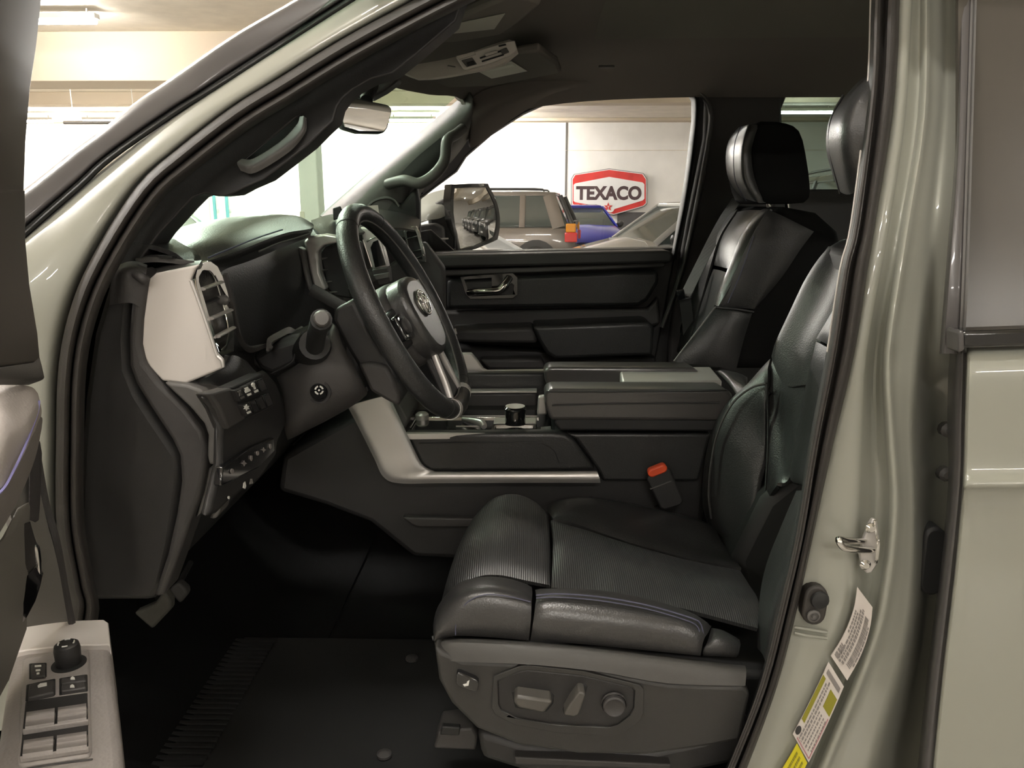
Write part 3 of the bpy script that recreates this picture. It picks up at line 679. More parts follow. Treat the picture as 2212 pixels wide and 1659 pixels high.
# ================================================================== rear door (near side, closed)
RD = thing('rear_door', 'closed sage green rear door with dark glass, at the right edge', 'door', (1.2, .9, .6))
ed = [(700, 2088), (762, 2086), (900, 2082), (1050, 2078), (1250, 2058), (1450, 2034), (1659, 2012), (1850, 1995)]
def skinY(py, x):
    base = .875
    if py < 790: base += (790 - py) * .0006
    base -= .012 * math.exp(-((py - 1048) / 26) ** 2)
    if py > 1060: base += .004 + (py - 1060) * .00003
    return base
rows = []
for dx, dd in ((0, .035), (3, .008), (10, 0), (30, 0), (60, 0), (100, 0), (150, 0), (210, 0), (280, 0), (370, 0), (500, 0), (650, 0)):
    r = []
    for py in (745, 755, 775, 820, 930, 1010, 1040, 1052, 1066, 1120, 1250, 1450, 1659, 1850):
        i = max(k for k in range(len(ed)) if ed[k][0] <= py); i = min(i, len(ed) - 2)
        f = (py - ed[i][0]) / (ed[i + 1][0] - ed[i][0]); ex = ed[i][1] + (ed[i + 1][1] - ed[i][1]) * f
        yy = py - dx * .035 * (1 if py < 900 else .3)
        r.append((ex + dx, yy, skinY(py, dx) + dd + (.02 if py == 745 else 0)))
    rows.append(r)
pad('outer_panel', rows, M['paint'], RD, nu=2, nv=4, th=.03)
pad('door_edge', [[(x - 36 if y < 1000 else x - 30, y, 1.0) for y, x in ed[1:]], [(x - 24, y, .925) for y, x in ed[1:]], [(x - 10, y, .905) for y, x in ed[1:]], [(x + 4, y, .905) for y, x in ed[1:]]], M['molding'], RD, nu=3, nv=3, th=.01, label='shaded grey edge of the door')
for a, b in ((2040, 925), (2036, 1020)):
    lathe('edge_bolt', P(a, b, 1.02), (0, -1, 0), [(.01, 0), (.01, .01), (.005, .014)], M['grey'], RD, n=10)
fl = [(-60, 2074, 2108), (0, 2071, 2105), (300, 2064, 2096), (520, 2048, 2089), (650, 2038, 2084), (764, 2029, 2078)]
pad('window_frame', [[(a, y, ty(.96, y)) for y, a, b in fl], [(a + 4, y, ty(.915, y)) for y, a, b in fl], [((a + b) / 2, y, ty(.908, y)) for y, a, b in fl], [(b - 4, y, ty(.91, y)) for y, a, b in fl], [(b, y, ty(.93, y)) for y, a, b in fl]], M['molding'], RD, nu=3, nv=4, th=.01)
pad('frame_lip', [[(b - 5, y, ty(.909, y)) for y, a, b in fl], [(b, y, ty(.903, y)) for y, a, b in fl], [(b + 4, y, ty(.92, y)) for y, a, b in fl]], M['grey'], RD, nu=2, nv=4, th=.004)
slab('window_glass', [(2070, -60, .99 + .03), (2800, -60, 1.02), (2800, 735, .925), (2070, 735, .925)], None, .006, M['priv'], RD, 0, label='dark privacy glass')
slab('belt_molding', [(2080, 716), (2800, 690), (2800, 728), (2080, 753)], .878, .03, M['gloss'], RD, .004, label='gloss black strip under the glass')
slab('molding_cap', [(2072, 716), (2084, 713), (2086, 756), (2072, 764)], .874, .03, M['molding'], RD, .003)
# ================================================================== passenger door
PD = thing('passenger_door', 'closed black passenger door with a chrome inner handle, across the cab', 'door', (.1, 2.38, .7))
slab('window_frame', [(895, 590), (895, 420), (940, 395), (1000, 330), (1125, 238), (1240, 192), (1380, 174), (1470, 170), (1495, 178), (1510, 215), (1508, 280), (1470, 590)], 2.405, .03, M['rubber2'], PD, .006,
     [[(905, 560), (905, 430), (940, 403), (985, 370), (1005, 338), (1060, 290), (1130, 245), (1185, 220), (1240, 200), (1290, 188), (1380, 182), (1462, 178), (1486, 187), (1500, 215), (1500, 260), (1484, 390), (1458, 560)]])
slab('window_glass', [(900, 560), (900, 400), (1010, 310), (1240, 190), (1500, 172), (1512, 230), (1470, 560)], 2.43, .004, M['clear'], PD, 0)
slab('door_shell', [(890, 546), (1462, 536), (1420, 760), (1330, 1150), (880, 1150)], 2.38, .10, M['blk'], PD, .006)
slab('sill_cap', [(916, 552), (1445, 541), (1455, 548), (1450, 568), (930, 580), (916, 566)], 2.30, .13, M['blk2'], PD, .008, seg=3)
slab('belt_line', [(945, 584), (1430, 565), (1440, 570), (1434, 577), (950, 597)], 2.34, .04, M['grey'], PD, .004)
slab('upper_panel', [(965, 604), (1422, 584), (1424, 610), (1400, 650), (1380, 662), (1200, 664), (965, 668)], 2.32, .05, M['leather'], PD, .012, seg=3)
slab('middle_band', [(950, 672), (1400, 666), (1422, 640), (1428, 700), (1405, 708), (950, 716)], 2.355, .04, M['blk2'], PD, .01)
bez = slab('handle_bezel', [(994, 598), (1108, 590), (1118, 600), (1118, 636), (1108, 644), (1016, 646), (1006, 636)], 2.31, .03, M['gloss'], PD, .003, [[(1003, 604), (1062, 600), (1062, 624), (1070, 632), (1106, 612), (1110, 616), (1108, 636), (1020, 640), (1012, 630)]])
slab('handle_pocket', [(1000, 600), (1112, 595), (1112, 640), (1014, 642)], 2.325, .03, M['rubber2'], PD, .002)
tube('door_handle', [P(1012, 632, 2.31), P(1030, 631, 2.295), P(1060, 629, 2.29), P(1078, 627, 2.29), P(1090, 616, 2.295), P(1100, 600, 2.31)], [.010, .011, .011, .011, .013, .012], M['chrome'], PD, smooth=4, label='chrome inner door handle')
slab('armrest', [(972, 714), (1148, 708), (1160, 722), (1160, 742), (972, 740)], 2.24, .13, M['blk2'], PD, .01, seg=3)
slab('armrest_tip', [(968, 712), (984, 711), (988, 722), (972, 724)], 2.235, .02, M['satin'], PD, .002, label='silver tip of the armrest')
slab('armrest_pad', [(1150, 706), (1402, 696), (1414, 706), (1410, 768), (1200, 776), (1180, 764), (1162, 735)], 2.22, .16, M['leather'], PD, .018, seg=3)
slab('map_pocket', [(1035, 776), (1170, 774), (1180, 800), (1055, 800)], 2.28, .06, M['blk2'], PD, .01)
slab('lower_panel', [(960, 745), (1420, 772), (1340, 1100), (900, 1100)], 2.33, .06, M['blk'], PD, .01)
# door mirror outside
DM = thing('door_mirror', 'black-backed passenger door mirror reflecting a row of parked cars', 'mirror', P(1000, 540, 2.6))
# glass: convex, faces rearward and to the camera
mc = P(1027, 470, 2.66)
nrm = Vector((.835, -.55, .012)).normalized(); mx = Vector((.55, .835, 0)).normalized(); mz = nrm.cross(mx) * -1
if mz.z < 0: mz = -mz
gl = [(982, 412), (990, 407), (1045, 405), (1053, 410), (1068, 440), (1074, 470), (1071, 505), (1060, 516), (996, 538), (988, 510), (980, 460)]
def onm(px, py, d=0):
    r = ray(px, py); c = mc + nrm * d; t = (c - CAM).dot(nrm) / r.dot(nrm); return CAM + r * t
g3 = [onm(*p) for p in gl]
cen = sum(g3, Vector()) / len(g3); Rm = 1.1
vs, fs = [], []
rings = 8; ol = curve(g3, 2, True)
for k in range(rings + 1):
    for p in ol:
        q = cen.lerp(p, k / rings); d2 = (q - cen).length_squared; vs.append(q - nrm * (d2 / (2 * Rm)))
n = len(ol)
for k in range(rings):
    for i in range(n):
        a, b = k * n + i, k * n + (i + 1) % n; fs.append([a, b, b + n, a + n])
mg = mk('mirror_glass', vs, fs, M['mirror'], DM)
for p in mg.data.polygons: p.use_smooth = True
def grow(pts, k, c=(1028, 468)): return [(c[0] + (x - c[0]) * k, c[1] + (y - c[1]) * k) for x, y in pts]
prism('mirror_rim', [onm(*p, -.004) for p in grow(gl, 1.14)], -nrm * .03, M['gloss'], DM, .006, [[onm(*p, -.004) for p in grow(gl, 1.0)]], smooth=2)
prism('mirror_backing', [onm(*p, -.026) for p in grow(gl, 1.1)], -nrm * .01, M['rubber2'], DM, .002, smooth=2)
pad('mirror_housing', [[(908, 428, 2.62), (935, 415, 2.64), (985, 404, 2.66), (1045, 398, 2.70)], [(906, 460, 2.56), (935, 450, 2.56), (975, 430, 2.6), (1000, 405, 2.66)], [(905, 480, 2.54), (925, 475, 2.54), (955, 470, 2.56), (985, 450, 2.62)]], mat('mirror_shell_grey', (.42, .43, .39), .3, 0, .6), DM, nu=4, nv=4, th=.02, label='pale painted mirror shell')
slab('inner_mirror_casing', [(924, 478), (924, 460), (934, 440), (956, 430), (983, 430), (980, 460), (988, 510), (994, 545), (930, 545)], 2.575, .05, M['blk'], DM, .012, seg=3)
slab('mirror_arm', [(906, 486), (938, 482), (956, 492), (958, 545), (906, 545)], 2.50, .10, M['blk2'], DM, .006)
slab('turn_signal', [(914, 516), (968, 514), (968, 517), (914, 520)], 2.485, .01, M['satin'], DM, .001)
# mirror lower foot
slab('mirror_sail', [(905, 545), (905, 500), (930, 496), (985, 545)], 2.455, .02, M['blk'], DM, .003)
# passenger seat belt
SB = thing('seat_belt', 'black seat belt running down beside the passenger seat to its buckle tongue', 'seat belt', P(1475, 640, 2.2))
def webbing(name, pts, wdt, par):
    tube(name, pts, (wdt, .0012), M['belt'], par, smooth=4, flat=1, n=8, up=(1, -.25, .4))
webbing('webbing', [P(1592, 430, 2.28), P(1560, 480, 2.24), P(1520, 558, 2.18), P(1480, 640, 2.12)], .016, SB)
slab('tongue', [(1462, 628), (1478, 625), (1482, 645), (1466, 650)], 2.11, .015, M['gloss'], SB, .002)
webbing('lap_webbing', [P(1480, 645, 2.13), P(1486, 700, 2.2), P(1490, 760, 2.25)], .016, SB)
# ================================================================== seats
def seat_pass():
    t = thing('passenger_seat', 'black leather passenger seat, far one, its headrest left of the rear window', 'seat', (.5, 2.1, .7))
    # headrest: lit leather front, fabric sides
    near = [(1634, 268), (1660, 262), (1700, 266), (1728, 282), (1742, 330), (1752, 410), (1738, 438), (1660, 440), (1644, 432), (1630, 390), (1624, 320)]
    slab('headrest', near, 1.95, .25, M['fab'], t, .02, smooth=2, seg=3)
    pad('headrest_face', [[(1644, 270, 1.95), (1626, 320, 1.948), (1632, 385, 1.948), (1656, 438, 1.95)], [(1617, 268, 1.95), (1604, 320, 1.945), (1606, 385, 1.945), (1632, 438, 1.95)], [(1608, 270, 2.0), (1592, 320, 2.0), (1594, 386, 2.0), (1622, 436, 2.0)], [(1598, 272, 2.1), (1576, 315, 2.1), (1576, 380, 2.1), (1600, 428, 2.1)], [(1592, 274, 2.19), (1568, 315, 2.2), (1568, 374, 2.2), (1590, 418, 2.19)]], M['leather2'], t, th=.015, tuck=.004)
    seam('stitching', [(1600, 272, 1.99), (1586, 318, 1.985), (1588, 388, 1.985), (1612, 434, 1.99)], M['stitch'], t, .001)
    for px in (1660, 1700): tube('headrest_post', [P(px, 432, 2.05), P(px + 4, 480, 2.05)], .006, M['chrome'], t)
    # backrest: fabric side, leather bolster, insert, lower wing
    slab('backrest', [(1672, 456), (1700, 447), (1770, 460), (1815, 500), (1830, 560), (1800, 800), (1560, 800), (1530, 780), (1600, 662), (1622, 590), (1654, 490)], 1.92, .46, M['fab'], t, .03, seg=4)
    pad('side_panel', [[(1660, 452, 1.912), (1625, 510, 1.908), (1588, 590, 1.908), (1548, 662, 1.91)], [(1700, 470, 1.905), (1680, 520, 1.9), (1650, 590, 1.9), (1625, 668, 1.9)], [(1760, 500, 1.91), (1730, 540, 1.905), (1690, 600, 1.905), (1632, 672, 1.91)]], M['leather'], t, th=.01, tuck=.004)
    pad('lower_side_panel', [[(1546, 664, 1.895), (1505, 720, 1.88), (1456, 782, 1.87)], [(1590, 668, 1.885), (1560, 725, 1.87), (1530, 790, 1.86)], [(1628, 674, 1.9), (1610, 730, 1.89), (1592, 800, 1.88)]], M['leather'], t, th=.01, tuck=.004)
    pad('near_bolster', [[(1662, 449, 1.925), (1628, 505, 1.915), (1590, 590, 1.91), (1549, 660, 1.905)], [(1648, 449, 1.96), (1605, 505, 1.95), (1572, 585, 1.94), (1540, 655, 1.93)], [(1640, 452, 2.0), (1598, 510, 2.0), (1570, 585, 1.99), (1545, 640, 1.98)]], M['leather2'], t, th=.015, tuck=.004)
    pad('back_insert', [[(1642, 452, 1.995), (1602, 512, 1.99), (1572, 580, 1.985)], [(1612, 452, 2.1), (1575, 505, 2.1), (1552, 575, 2.1)], [(1590, 456, 2.2), (1556, 512, 2.2), (1538, 572, 2.2)]], M['leather2'], t, th=.015, tuck=.004, label='upper insert panel')
    pad('lower_insert', [[(1570, 590, 1.985), (1546, 645, 1.99), (1520, 700, 1.99)], [(1552, 583, 2.1), (1528, 650, 2.1), (1502, 720, 2.1)], [(1536, 580, 2.2), (1514, 650, 2.2), (1490, 730, 2.2)]], M['leather2'], t, th=.015, tuck=.004)
    pad('far_bolster', [[(1590, 450, 2.2), (1552, 510, 2.19), (1530, 580, 2.19), (1486, 740, 2.18)], [(1572, 462, 2.27), (1540, 520, 2.25), (1506, 610, 2.25), (1462, 750, 2.24)], [(1566, 470, 2.32), (1538, 540, 2.32), (1498, 640, 2.32), (1460, 760, 2.32)]], M['leather'], t, th=.015, tuck=.004)
    seam('piping', [(1545, 663, 1.88), (1508, 712, 1.865), (1456, 780, 1.855)], M['grey'], t, .0022)
    seam('stitching', [(1628, 510, 1.897), (1600, 590, 1.895), (1572, 655, 1.893)], M['stitch'], t, .0012)
    seam('seam_groove', [(1546, 664, 1.888), (1590, 668, 1.882), (1628, 674, 1.89)], M['rubber2'], t, .003)
    box('seat_cushion', .02, .52, 1.9, 2.34, .92, 1.0, M['leather'], t, .04, seg=4)
    return t
seat_pass()
DS = thing('driver_seat', 'black leather driver seat in the foreground, with power switches on its side', 'seat', (.35, 1.2, .66))
# headrest, seen just inside the pillar
pad('headrest', [[(1905, 150, 1.02), (1880, 200, 1.0), (1868, 300, .995), (1880, 400, 1.0)], [(1860, 172, 1.06), (1832, 220, 1.03), (1815, 300, 1.02), (1835, 420, 1.04)], [(1822, 212, 1.15), (1795, 255, 1.14), (1788, 320, 1.14), (1812, 412, 1.15)], [(1812, 225, 1.27), (1790, 262, 1.27), (1785, 325, 1.27), (1806, 400, 1.27)]], M['leather2'], DS, th=.05, tuck=.0, label='lit face of the headrest')
seam('headrest_seam', [(1822, 205, 1.12), (1797, 255, 1.125), (1793, 320, 1.125), (1815, 418, 1.13)], M['rubber2'], DS, .002)
# backrest
far = [(1832, 512, 1.40), (1784, 542, 1.41), (1742, 600, 1.41), (1702, 682, 1.41), (1662, 768, 1.41)]
pad('far_bolster', [[(1845, 510, 1.44)] + [(x + 18, y, 1.47) for x, y, z in far[1:]], [(x, y, 1.42) for x, y, z in far], [(1838, 528, 1.36), (1800, 590, 1.355), (1765, 660, 1.35), (1725, 740, 1.35), (1690, 830, 1.35)], [(1850, 560, 1.30), (1828, 600, 1.29), (1800, 660, 1.285), (1772, 725, 1.28), (1735, 830, 1.28)]], M['leather'], DS, th=.04, tuck=.004)
pad('back_insert', [[(1870, 560, 1.292), (1828, 596, 1.29), (1792, 668, 1.285), (1757, 728, 1.28)], [(1880, 560, 1.2), (1850, 610, 1.19), (1820, 680, 1.18), (1785, 744, 1.18)], [(1900, 580, 1.08), (1870, 640, 1.06), (1840, 700, 1.05), (1812, 760, 1.05)]], M['leather'], DS, th=.03, tuck=.005)
pad('lumbar_insert', [[(1756, 736, 1.28), (1734, 830, 1.275), (1716, 930, 1.27), (1700, 1030, 1.26), (1722, 1050, 1.26)], [(1785, 752, 1.18), (1765, 850, 1.17), (1750, 950, 1.17), (1735, 1030, 1.17), (1738, 1056, 1.17)], [(1815, 765, 1.05), (1795, 860, 1.04), (1775, 960, 1.04), (1755, 1040, 1.04), (1745, 1066, 1.04)]], M['leather'], DS, th=.03, tuck=.005)
pad('inner_wing', [[(1668, 770, 1.42), (1652, 830, 1.40), (1654, 900, 1.37), (1655, 1000, 1.34), (1650, 1085, 1.32)], [(1690, 790, 1.38), (1685, 850, 1.36), (1690, 920, 1.34), (1690, 1000, 1.31), (1665, 1060, 1.30)], [(1740, 790, 1.30), (1732, 860, 1.29), (1718, 940, 1.28), (1702, 1030, 1.27), (1680, 1040, 1.28)]], M['leather'], DS, th=.03, tuck=.003)
pad('side_wing', [[(1660, 772, 1.44), (1610, 830, 1.45), (1562, 878, 1.46), (1532, 940, 1.46), (1517, 1010, 1.46), (1514, 1090, 1.45), (1530, 1150, 1.43)], [(1655, 795, 1.40), (1622, 832, 1.41), (1580, 875, 1.42), (1552, 930, 1.42), (1536, 1000, 1.42), (1530, 1080, 1.41), (1545, 1150, 1.40)],
     [(1657, 830, 1.38), (1650, 870, 1.37), (1640, 930, 1.37), (1620, 1000, 1.36), (1605, 1080, 1.35), (1590, 1160, 1.35), (1585, 1195, 1.36)], [(1658, 850, 1.375), (1657, 900, 1.37), (1655, 980, 1.35), (1645, 1040, 1.34), (1630, 1100, 1.33), (1612, 1180, 1.33), (1598, 1222, 1.34)]], M['leather'], DS, nu=5, nv=4, th=.04, tuck=.004)
seam('wing_piping', [(1655, 828, 1.372), (1622, 838, 1.39), (1585, 868, 1.405), (1558, 915, 1.405), (1540, 975, 1.405), (1531, 1060, 1.395), (1536, 1120, 1.39)], M['blk2'], DS, .0022)
seam('back_seam', [(1656, 830, 1.365), (1659, 900, 1.36), (1658, 980, 1.345), (1652, 1080, 1.32)], M['rubber2'], DS, .0022)
slab('back_frame', [(1850, 530), (1900, 560), (1860, 800), (1800, 1100), (1740, 1400), (1620, 1420), (1585, 1210), (1650, 1080), (1700, 1040)], 1.30, .15, M['rubber2'], DS, .02)
pad('near_bolster', [[(1720, 1060, 1.10), (1690, 1130, 1.09), (1655, 1220, 1.08), (1640, 1300, 1.06), (1636, 1400, 1.03)], [(1760, 1060, 1.04), (1720, 1150, 1.0), (1690, 1250, .985), (1668, 1330, .98), (1650, 1420, .98)], [(1790, 1080, 1.0), (1760, 1180, .98), (1720, 1290, .975), (1690, 1380, .975), (1660, 1470, .975)]], M['leather'], DS, th=.03)
# cushion ------------------------------------------------------------
perf = M['perf']
pad('thigh_support', [[(1012, 1230, 1.39), (1018, 1160, 1.39), (1042, 1098, 1.39), (1075, 1068, 1.39), (1120, 1064, 1.39), (1160, 1082, 1.38), (1182, 1108, 1.37)],
    [(995, 1260, 1.34), (1000, 1170, 1.34), (1030, 1110, 1.34), (1075, 1082, 1.34), (1115, 1080, 1.34), (1160, 1098, 1.33), (1190, 1118, 1.32)],
    [(972, 1300, 1.25), (980, 1215, 1.25), (1005, 1155, 1.25), (1060, 1116, 1.25), (1110, 1112, 1.25), (1160, 1132, 1.24), (1192, 1150, 1.235)],
    [(955, 1340, 1.16), (962, 1270, 1.16), (985, 1205, 1.16), (1040, 1162, 1.16), (1090, 1155, 1.16), (1150, 1170, 1.155), (1192, 1186, 1.15)],
    [(945, 1370, 1.08), (950, 1310, 1.08), (975, 1262, 1.08), (1030, 1238, 1.08), (1080, 1235, 1.08), (1145, 1248, 1.075), (1190, 1256, 1.07)]], perf, DS, nu=6, nv=6, th=.04, tuck=.007, tw=2, label='ribbed leather front of the cushion')
pad('cushion_insert', [[(1192, 1116, 1.31), (1270, 1140, 1.30), (1350, 1166, 1.29), (1480, 1202, 1.27), (1600, 1225, 1.25)], [(1196, 1150, 1.23), (1270, 1164, 1.23), (1350, 1190, 1.22), (1480, 1226, 1.2), (1620, 1256, 1.18)], [(1196, 1188, 1.15), (1270, 1200, 1.15), (1350, 1215, 1.14), (1490, 1250, 1.12), (1640, 1290, 1.1)], [(1192, 1262, 1.06), (1270, 1270, 1.06), (1350, 1280, 1.05), (1490, 1310, 1.04), (1640, 1350, 1.03)]], perf, DS, nu=5, nv=6, th=.04, tuck=.006, label='ribbed leather seat insert')
seam('insert_seam', [(1325, 1172, 1.262), (1324, 1205, 1.18), (1328, 1250, 1.09)], M['rubber2'], DS, .0018)
pad('far_bolster_cushion', [[(1178, 1090, 1.42), (1215, 1076, 1.42), (1265, 1070, 1.42), (1330, 1078, 1.42), (1400, 1092, 1.42), (1480, 1110, 1.42), (1545, 1130, 1.42)], [(1180, 1098, 1.39), (1215, 1085, 1.39), (1265, 1082, 1.385), (1330, 1095, 1.385), (1400, 1112, 1.385), (1480, 1135, 1.38), (1560, 1165, 1.37)],
    [(1188, 1108, 1.35), (1225, 1102, 1.35), (1270, 1105, 1.35), (1340, 1125, 1.345), (1420, 1150, 1.34), (1500, 1178, 1.33), (1590, 1205, 1.32)], [(1196, 1116, 1.32), (1235, 1124, 1.315), (1290, 1144, 1.31), (1360, 1168, 1.30), (1440, 1190, 1.29), (1520, 1208, 1.28), (1602, 1222, 1.27)]], M['leather'], DS, nu=5, nv=5, th=.03, tuck=.004)
pad('near_bolster_front', [[(948, 1370, 1.075), (958, 1310, 1.075), (985, 1262, 1.07), (1040, 1244, 1.065), (1095, 1246, 1.06), (1150, 1262, 1.055)], [(936, 1366, 1.03), (946, 1310, 1.03), (985, 1268, 1.03), (1040, 1252, 1.03), (1095, 1256, 1.03), (1152, 1274, 1.03)],
    [(932, 1372, .99), (945, 1330, .985), (990, 1290, .98), (1045, 1276, .98), (1095, 1280, .98), (1150, 1294, .98)], [(934, 1385, .975), (950, 1360, .968), (990, 1335, .966), (1045, 1328, .965), (1095, 1332, .965), (1147, 1342, .965)], [(938, 1392, .98), (955, 1384, .972), (990, 1378, .97), (1045, 1380, .97), (1095, 1384, .97), (1142, 1388, .97)]], M['leather2'], DS, nu=5, nv=5, th=.03, tuck=.004)
pad('near_bolster_cushion', [[(1156, 1268, 1.05), (1210, 1268, 1.05), (1300, 1272, 1.045), (1400, 1290, 1.04), (1490, 1318, 1.03), (1540, 1348, 1.02)], [(1158, 1282, 1.01), (1210, 1278, 1.01), (1300, 1284, 1.01), (1400, 1302, 1.01), (1490, 1330, 1.0), (1535, 1360, 1.0)],
    [(1156, 1300, .98), (1210, 1300, .978), (1300, 1310, .976), (1400, 1326, .974), (1480, 1344, .974), (1528, 1372, .976)], [(1152, 1342, .964), (1210, 1344, .962), (1300, 1352, .96), (1400, 1366, .96), (1480, 1380, .962), (1520, 1396, .966)], [(1146, 1388, .97), (1210, 1392, .968), (1300, 1400, .967), (1400, 1410, .967), (1480, 1418, .968), (1515, 1422, .972)]], M['leather2'], DS, nu=5, nv=5, th=.03, tuck=.004)
pad('bolster_tail', [[(1538, 1352, 1.02), (1565, 1358, 1.02), (1600, 1378, 1.02)], [(1526, 1384, .98), (1560, 1376, .98), (1602, 1392, .985)], [(1520, 1408, .972), (1555, 1404, .97), (1598, 1414, .975)], [(1518, 1422, .98), (1550, 1422, .975), (1592, 1424, .98)]], M['leather'], DS, nu=4, nv=4, th=.02, tuck=.003)
seam('top_stitching', [(1158, 1286, .984), (1210, 1283, .982), (1300, 1290, .981), (1400, 1308, .979), (1490, 1334, .978), (1512, 1346, .98), (1520, 1372, .978)], M['stitch'], DS, .0012)
seam('lower_stitching', [(1158, 1292, .980), (1210, 1290, .978), (1300, 1298, .977), (1400, 1316, .975), (1485, 1341, .975), (1508, 1356, .975), (1510, 1380, .97)], M['stitch'], DS, .0009)
seam('front_stitching', [(984, 1372, .965), (986, 1345, .967), (1005, 1305, .97), (1045, 1285, .972), (1095, 1288, .972), (1146, 1300, .974)], M['stitch'], DS, .0009)
# plastic side shield
pad('side_shield_top', [[(938, 1386, .985), (990, 1378, .978), (1150, 1386, .975), (1300, 1400, .975), (1450, 1418, .975), (1610, 1438, .98)], [(940, 1396, .965), (990, 1388, .955), (1150, 1396, .953), (1300, 1410, .953), (1450, 1430, .955), (1612, 1452, .96)], [(946, 1425, .95), (1000, 1430, .945), (1150, 1436, .942), (1300, 1452, .942), (1440, 1476, .944), (1610, 1482, .95)]], M['shieldtop'], DS, nu=3, nv=4, th=.02)
sh = slab('side_shield', [(938, 1398), (955, 1408), (1000, 1428), (1120, 1434), (1300, 1452), (1440, 1478), (1610, 1484), (1622, 1500), (1600, 1600), (1540, 1612), (1400, 1632), (1250, 1630), (1120, 1610), (1030, 1575), (975, 1520), (948, 1470)], .947, .05, M['blk3'], DS, .014, seg=3, label='charcoal plastic side shield')
bz = [(1066, 1462), (1120, 1440), (1140, 1437), (1260, 1450), (1382, 1480), (1391, 1490), (1390, 1540), (1384, 1556), (1350, 1582), (1320, 1590), (1200, 1583), (1110, 1565), (1070, 1545), (1062, 1530)]
bi = [(1074, 1470), (1122, 1450), (1140, 1447), (1258, 1459), (1366, 1484), (1372, 1492), (1370, 1530), (1362, 1546), (1335, 1566), (1315, 1572), (1200, 1566), (1118, 1552), (1082, 1535), (1076, 1522)]
prism('switch_bezel', to3(bz, .943), (0, .02, 0), M['blk3'], sh, .003, [to3(bi, .943)])
slab('switch_plate', bi, .9465, .01, M['blk'], sh, .002)
slab('switch_recess', [(1104, 1494), (1118, 1488), (1190, 1494), (1198, 1502), (1196, 1520), (1180, 1540), (1112, 1530)], .9455, .004, M['rubber2'], sh, .002)
slab('cushion_switch', [(1112, 1506), (1120, 1504), (1192, 1514), (1192, 1520), (1178, 1538), (1172, 1541), (1120, 1530), (1110, 1520)], .925, .025, M['switch'], sh, .004, label='long cushion switch')
slab('switch_recess', [(1248, 1478), (1262, 1476), (1270, 1482), (1266, 1500), (1230, 1548), (1218, 1544), (1214, 1532)], .9455, .004, M['rubber2'], sh, .002)
slab('backrest_switch', [(1250, 1495), (1262, 1497), (1265, 1503), (1250, 1545), (1240, 1549), (1218, 1545), (1232, 1520)], .925, .025, M['switch'], sh, .004, label='slanted backrest switch')
lathe('lumbar_switch', P(1326, 1520, .944), (0, -1, 0), [(.0175, 0), (.0175, .001), (.0165, .003), (.0155, .0), (.015, .008), (.013, .0095), (.009, .007), (.002, .006)], M['blk2'], sh, n=28, label='round four-way lumbar switch')
slab('heater_button', [(986, 1454), (992, 1453), (1028, 1468), (1034, 1474), (1032, 1494), (1024, 1495), (992, 1484), (985, 1478)], .938, .02, M['gloss'], sh, .002)
slab('button_icon', [(1000, 1479), (1008, 1477), (1009, 1473), (1014, 1470), (1012, 1481), (1003, 1483)], .937, .002, M['white'], sh, 0)
slab('shield_lower_fold', [(1030, 1580), (1120, 1606), (1250, 1624), (1400, 1626), (1520, 1600), (1620, 1560), (1640, 1640), (1400, 1690), (1200, 1690), (1040, 1640)], .975, .04, M['blk'], DS, .01)
slab('seat_rail', [(1112, 1636), (1450, 1652), (1450, 1662), (1112, 1652)], .96, .03, M['blk2'], DS, .002, label='metal slide rail')
slab('rail_cover', [(948, 1580), (1020, 1572), (1032, 1590), (1028, 1622), (936, 1618)], 1.0, .05, M['blk2'], DS, .004)
slab('rail_slot', [(955, 1570), (994, 1572), (992, 1590), (950, 1588)], .997, .01, M['rubber2'], DS, .002)
box('cushion_pan', .0, .40, 1.02, 1.40, .72, .86, M['rubber2'], DS, .01)
# buckle ------------------------------------------------------------
BK = thing('seat_belt_buckle', 'black seat belt buckle with an orange-red release button', 'buckle', P(1440, 1100, 1.44))
slab('housing', [(1397, 1036), (1402, 1024), (1440, 1010), (1448, 1014), (1478, 1082), (1472, 1092), (1436, 1102), (1426, 1098)], 1.425, .022, M['blk'], BK, .004, seg=3)
slab('release_button', capsule(1421, 1018, 9, 22, 68), 1.421, .018, M['red'], BK, .003, label='orange-red release button')
slab('housing_line', [(1404, 1056), (1450, 1038), (1451, 1040), (1405, 1058)], 1.4235, .004, M['grey'], BK, 0)
# ================================================================== dashboard
DB = thing('dashboard', 'black dashboard with silver vent surrounds running across the cab', 'dashboard', (-.5, 1.5, .9))
X0 = -.40
prof = [(-1.0, 1.33), (-.85, 1.415), (-.7, 1.455), (-.55, 1.475), (-.47, 1.468), (-.43, 1.44), (-.425, 1.36), (-.43, 1.25), (-.45, 1.1), (-.50, 1.02)]
rows = [[V(x - (.0 if k else .0), y, z) for x, z in prof] for k, y in enumerate((1.0, 1.2, 1.45, 1.7, 1.95, 2.2, 2.3))]
pad('dash_body', rows, M['leather'], DB, nu=2, nv=4, th=.02, away=V(.5, 1.6, 1.7))
# passenger side face: layered strips
box('glovebox', -.52, -.40, 1.86, 2.28, 1.02, 1.24, M['leather2'], DB, .02)
box('dash_shelf', -.50, -.385, 1.72, 2.28, 1.27, 1.35, M['blk2'], DB, .02)
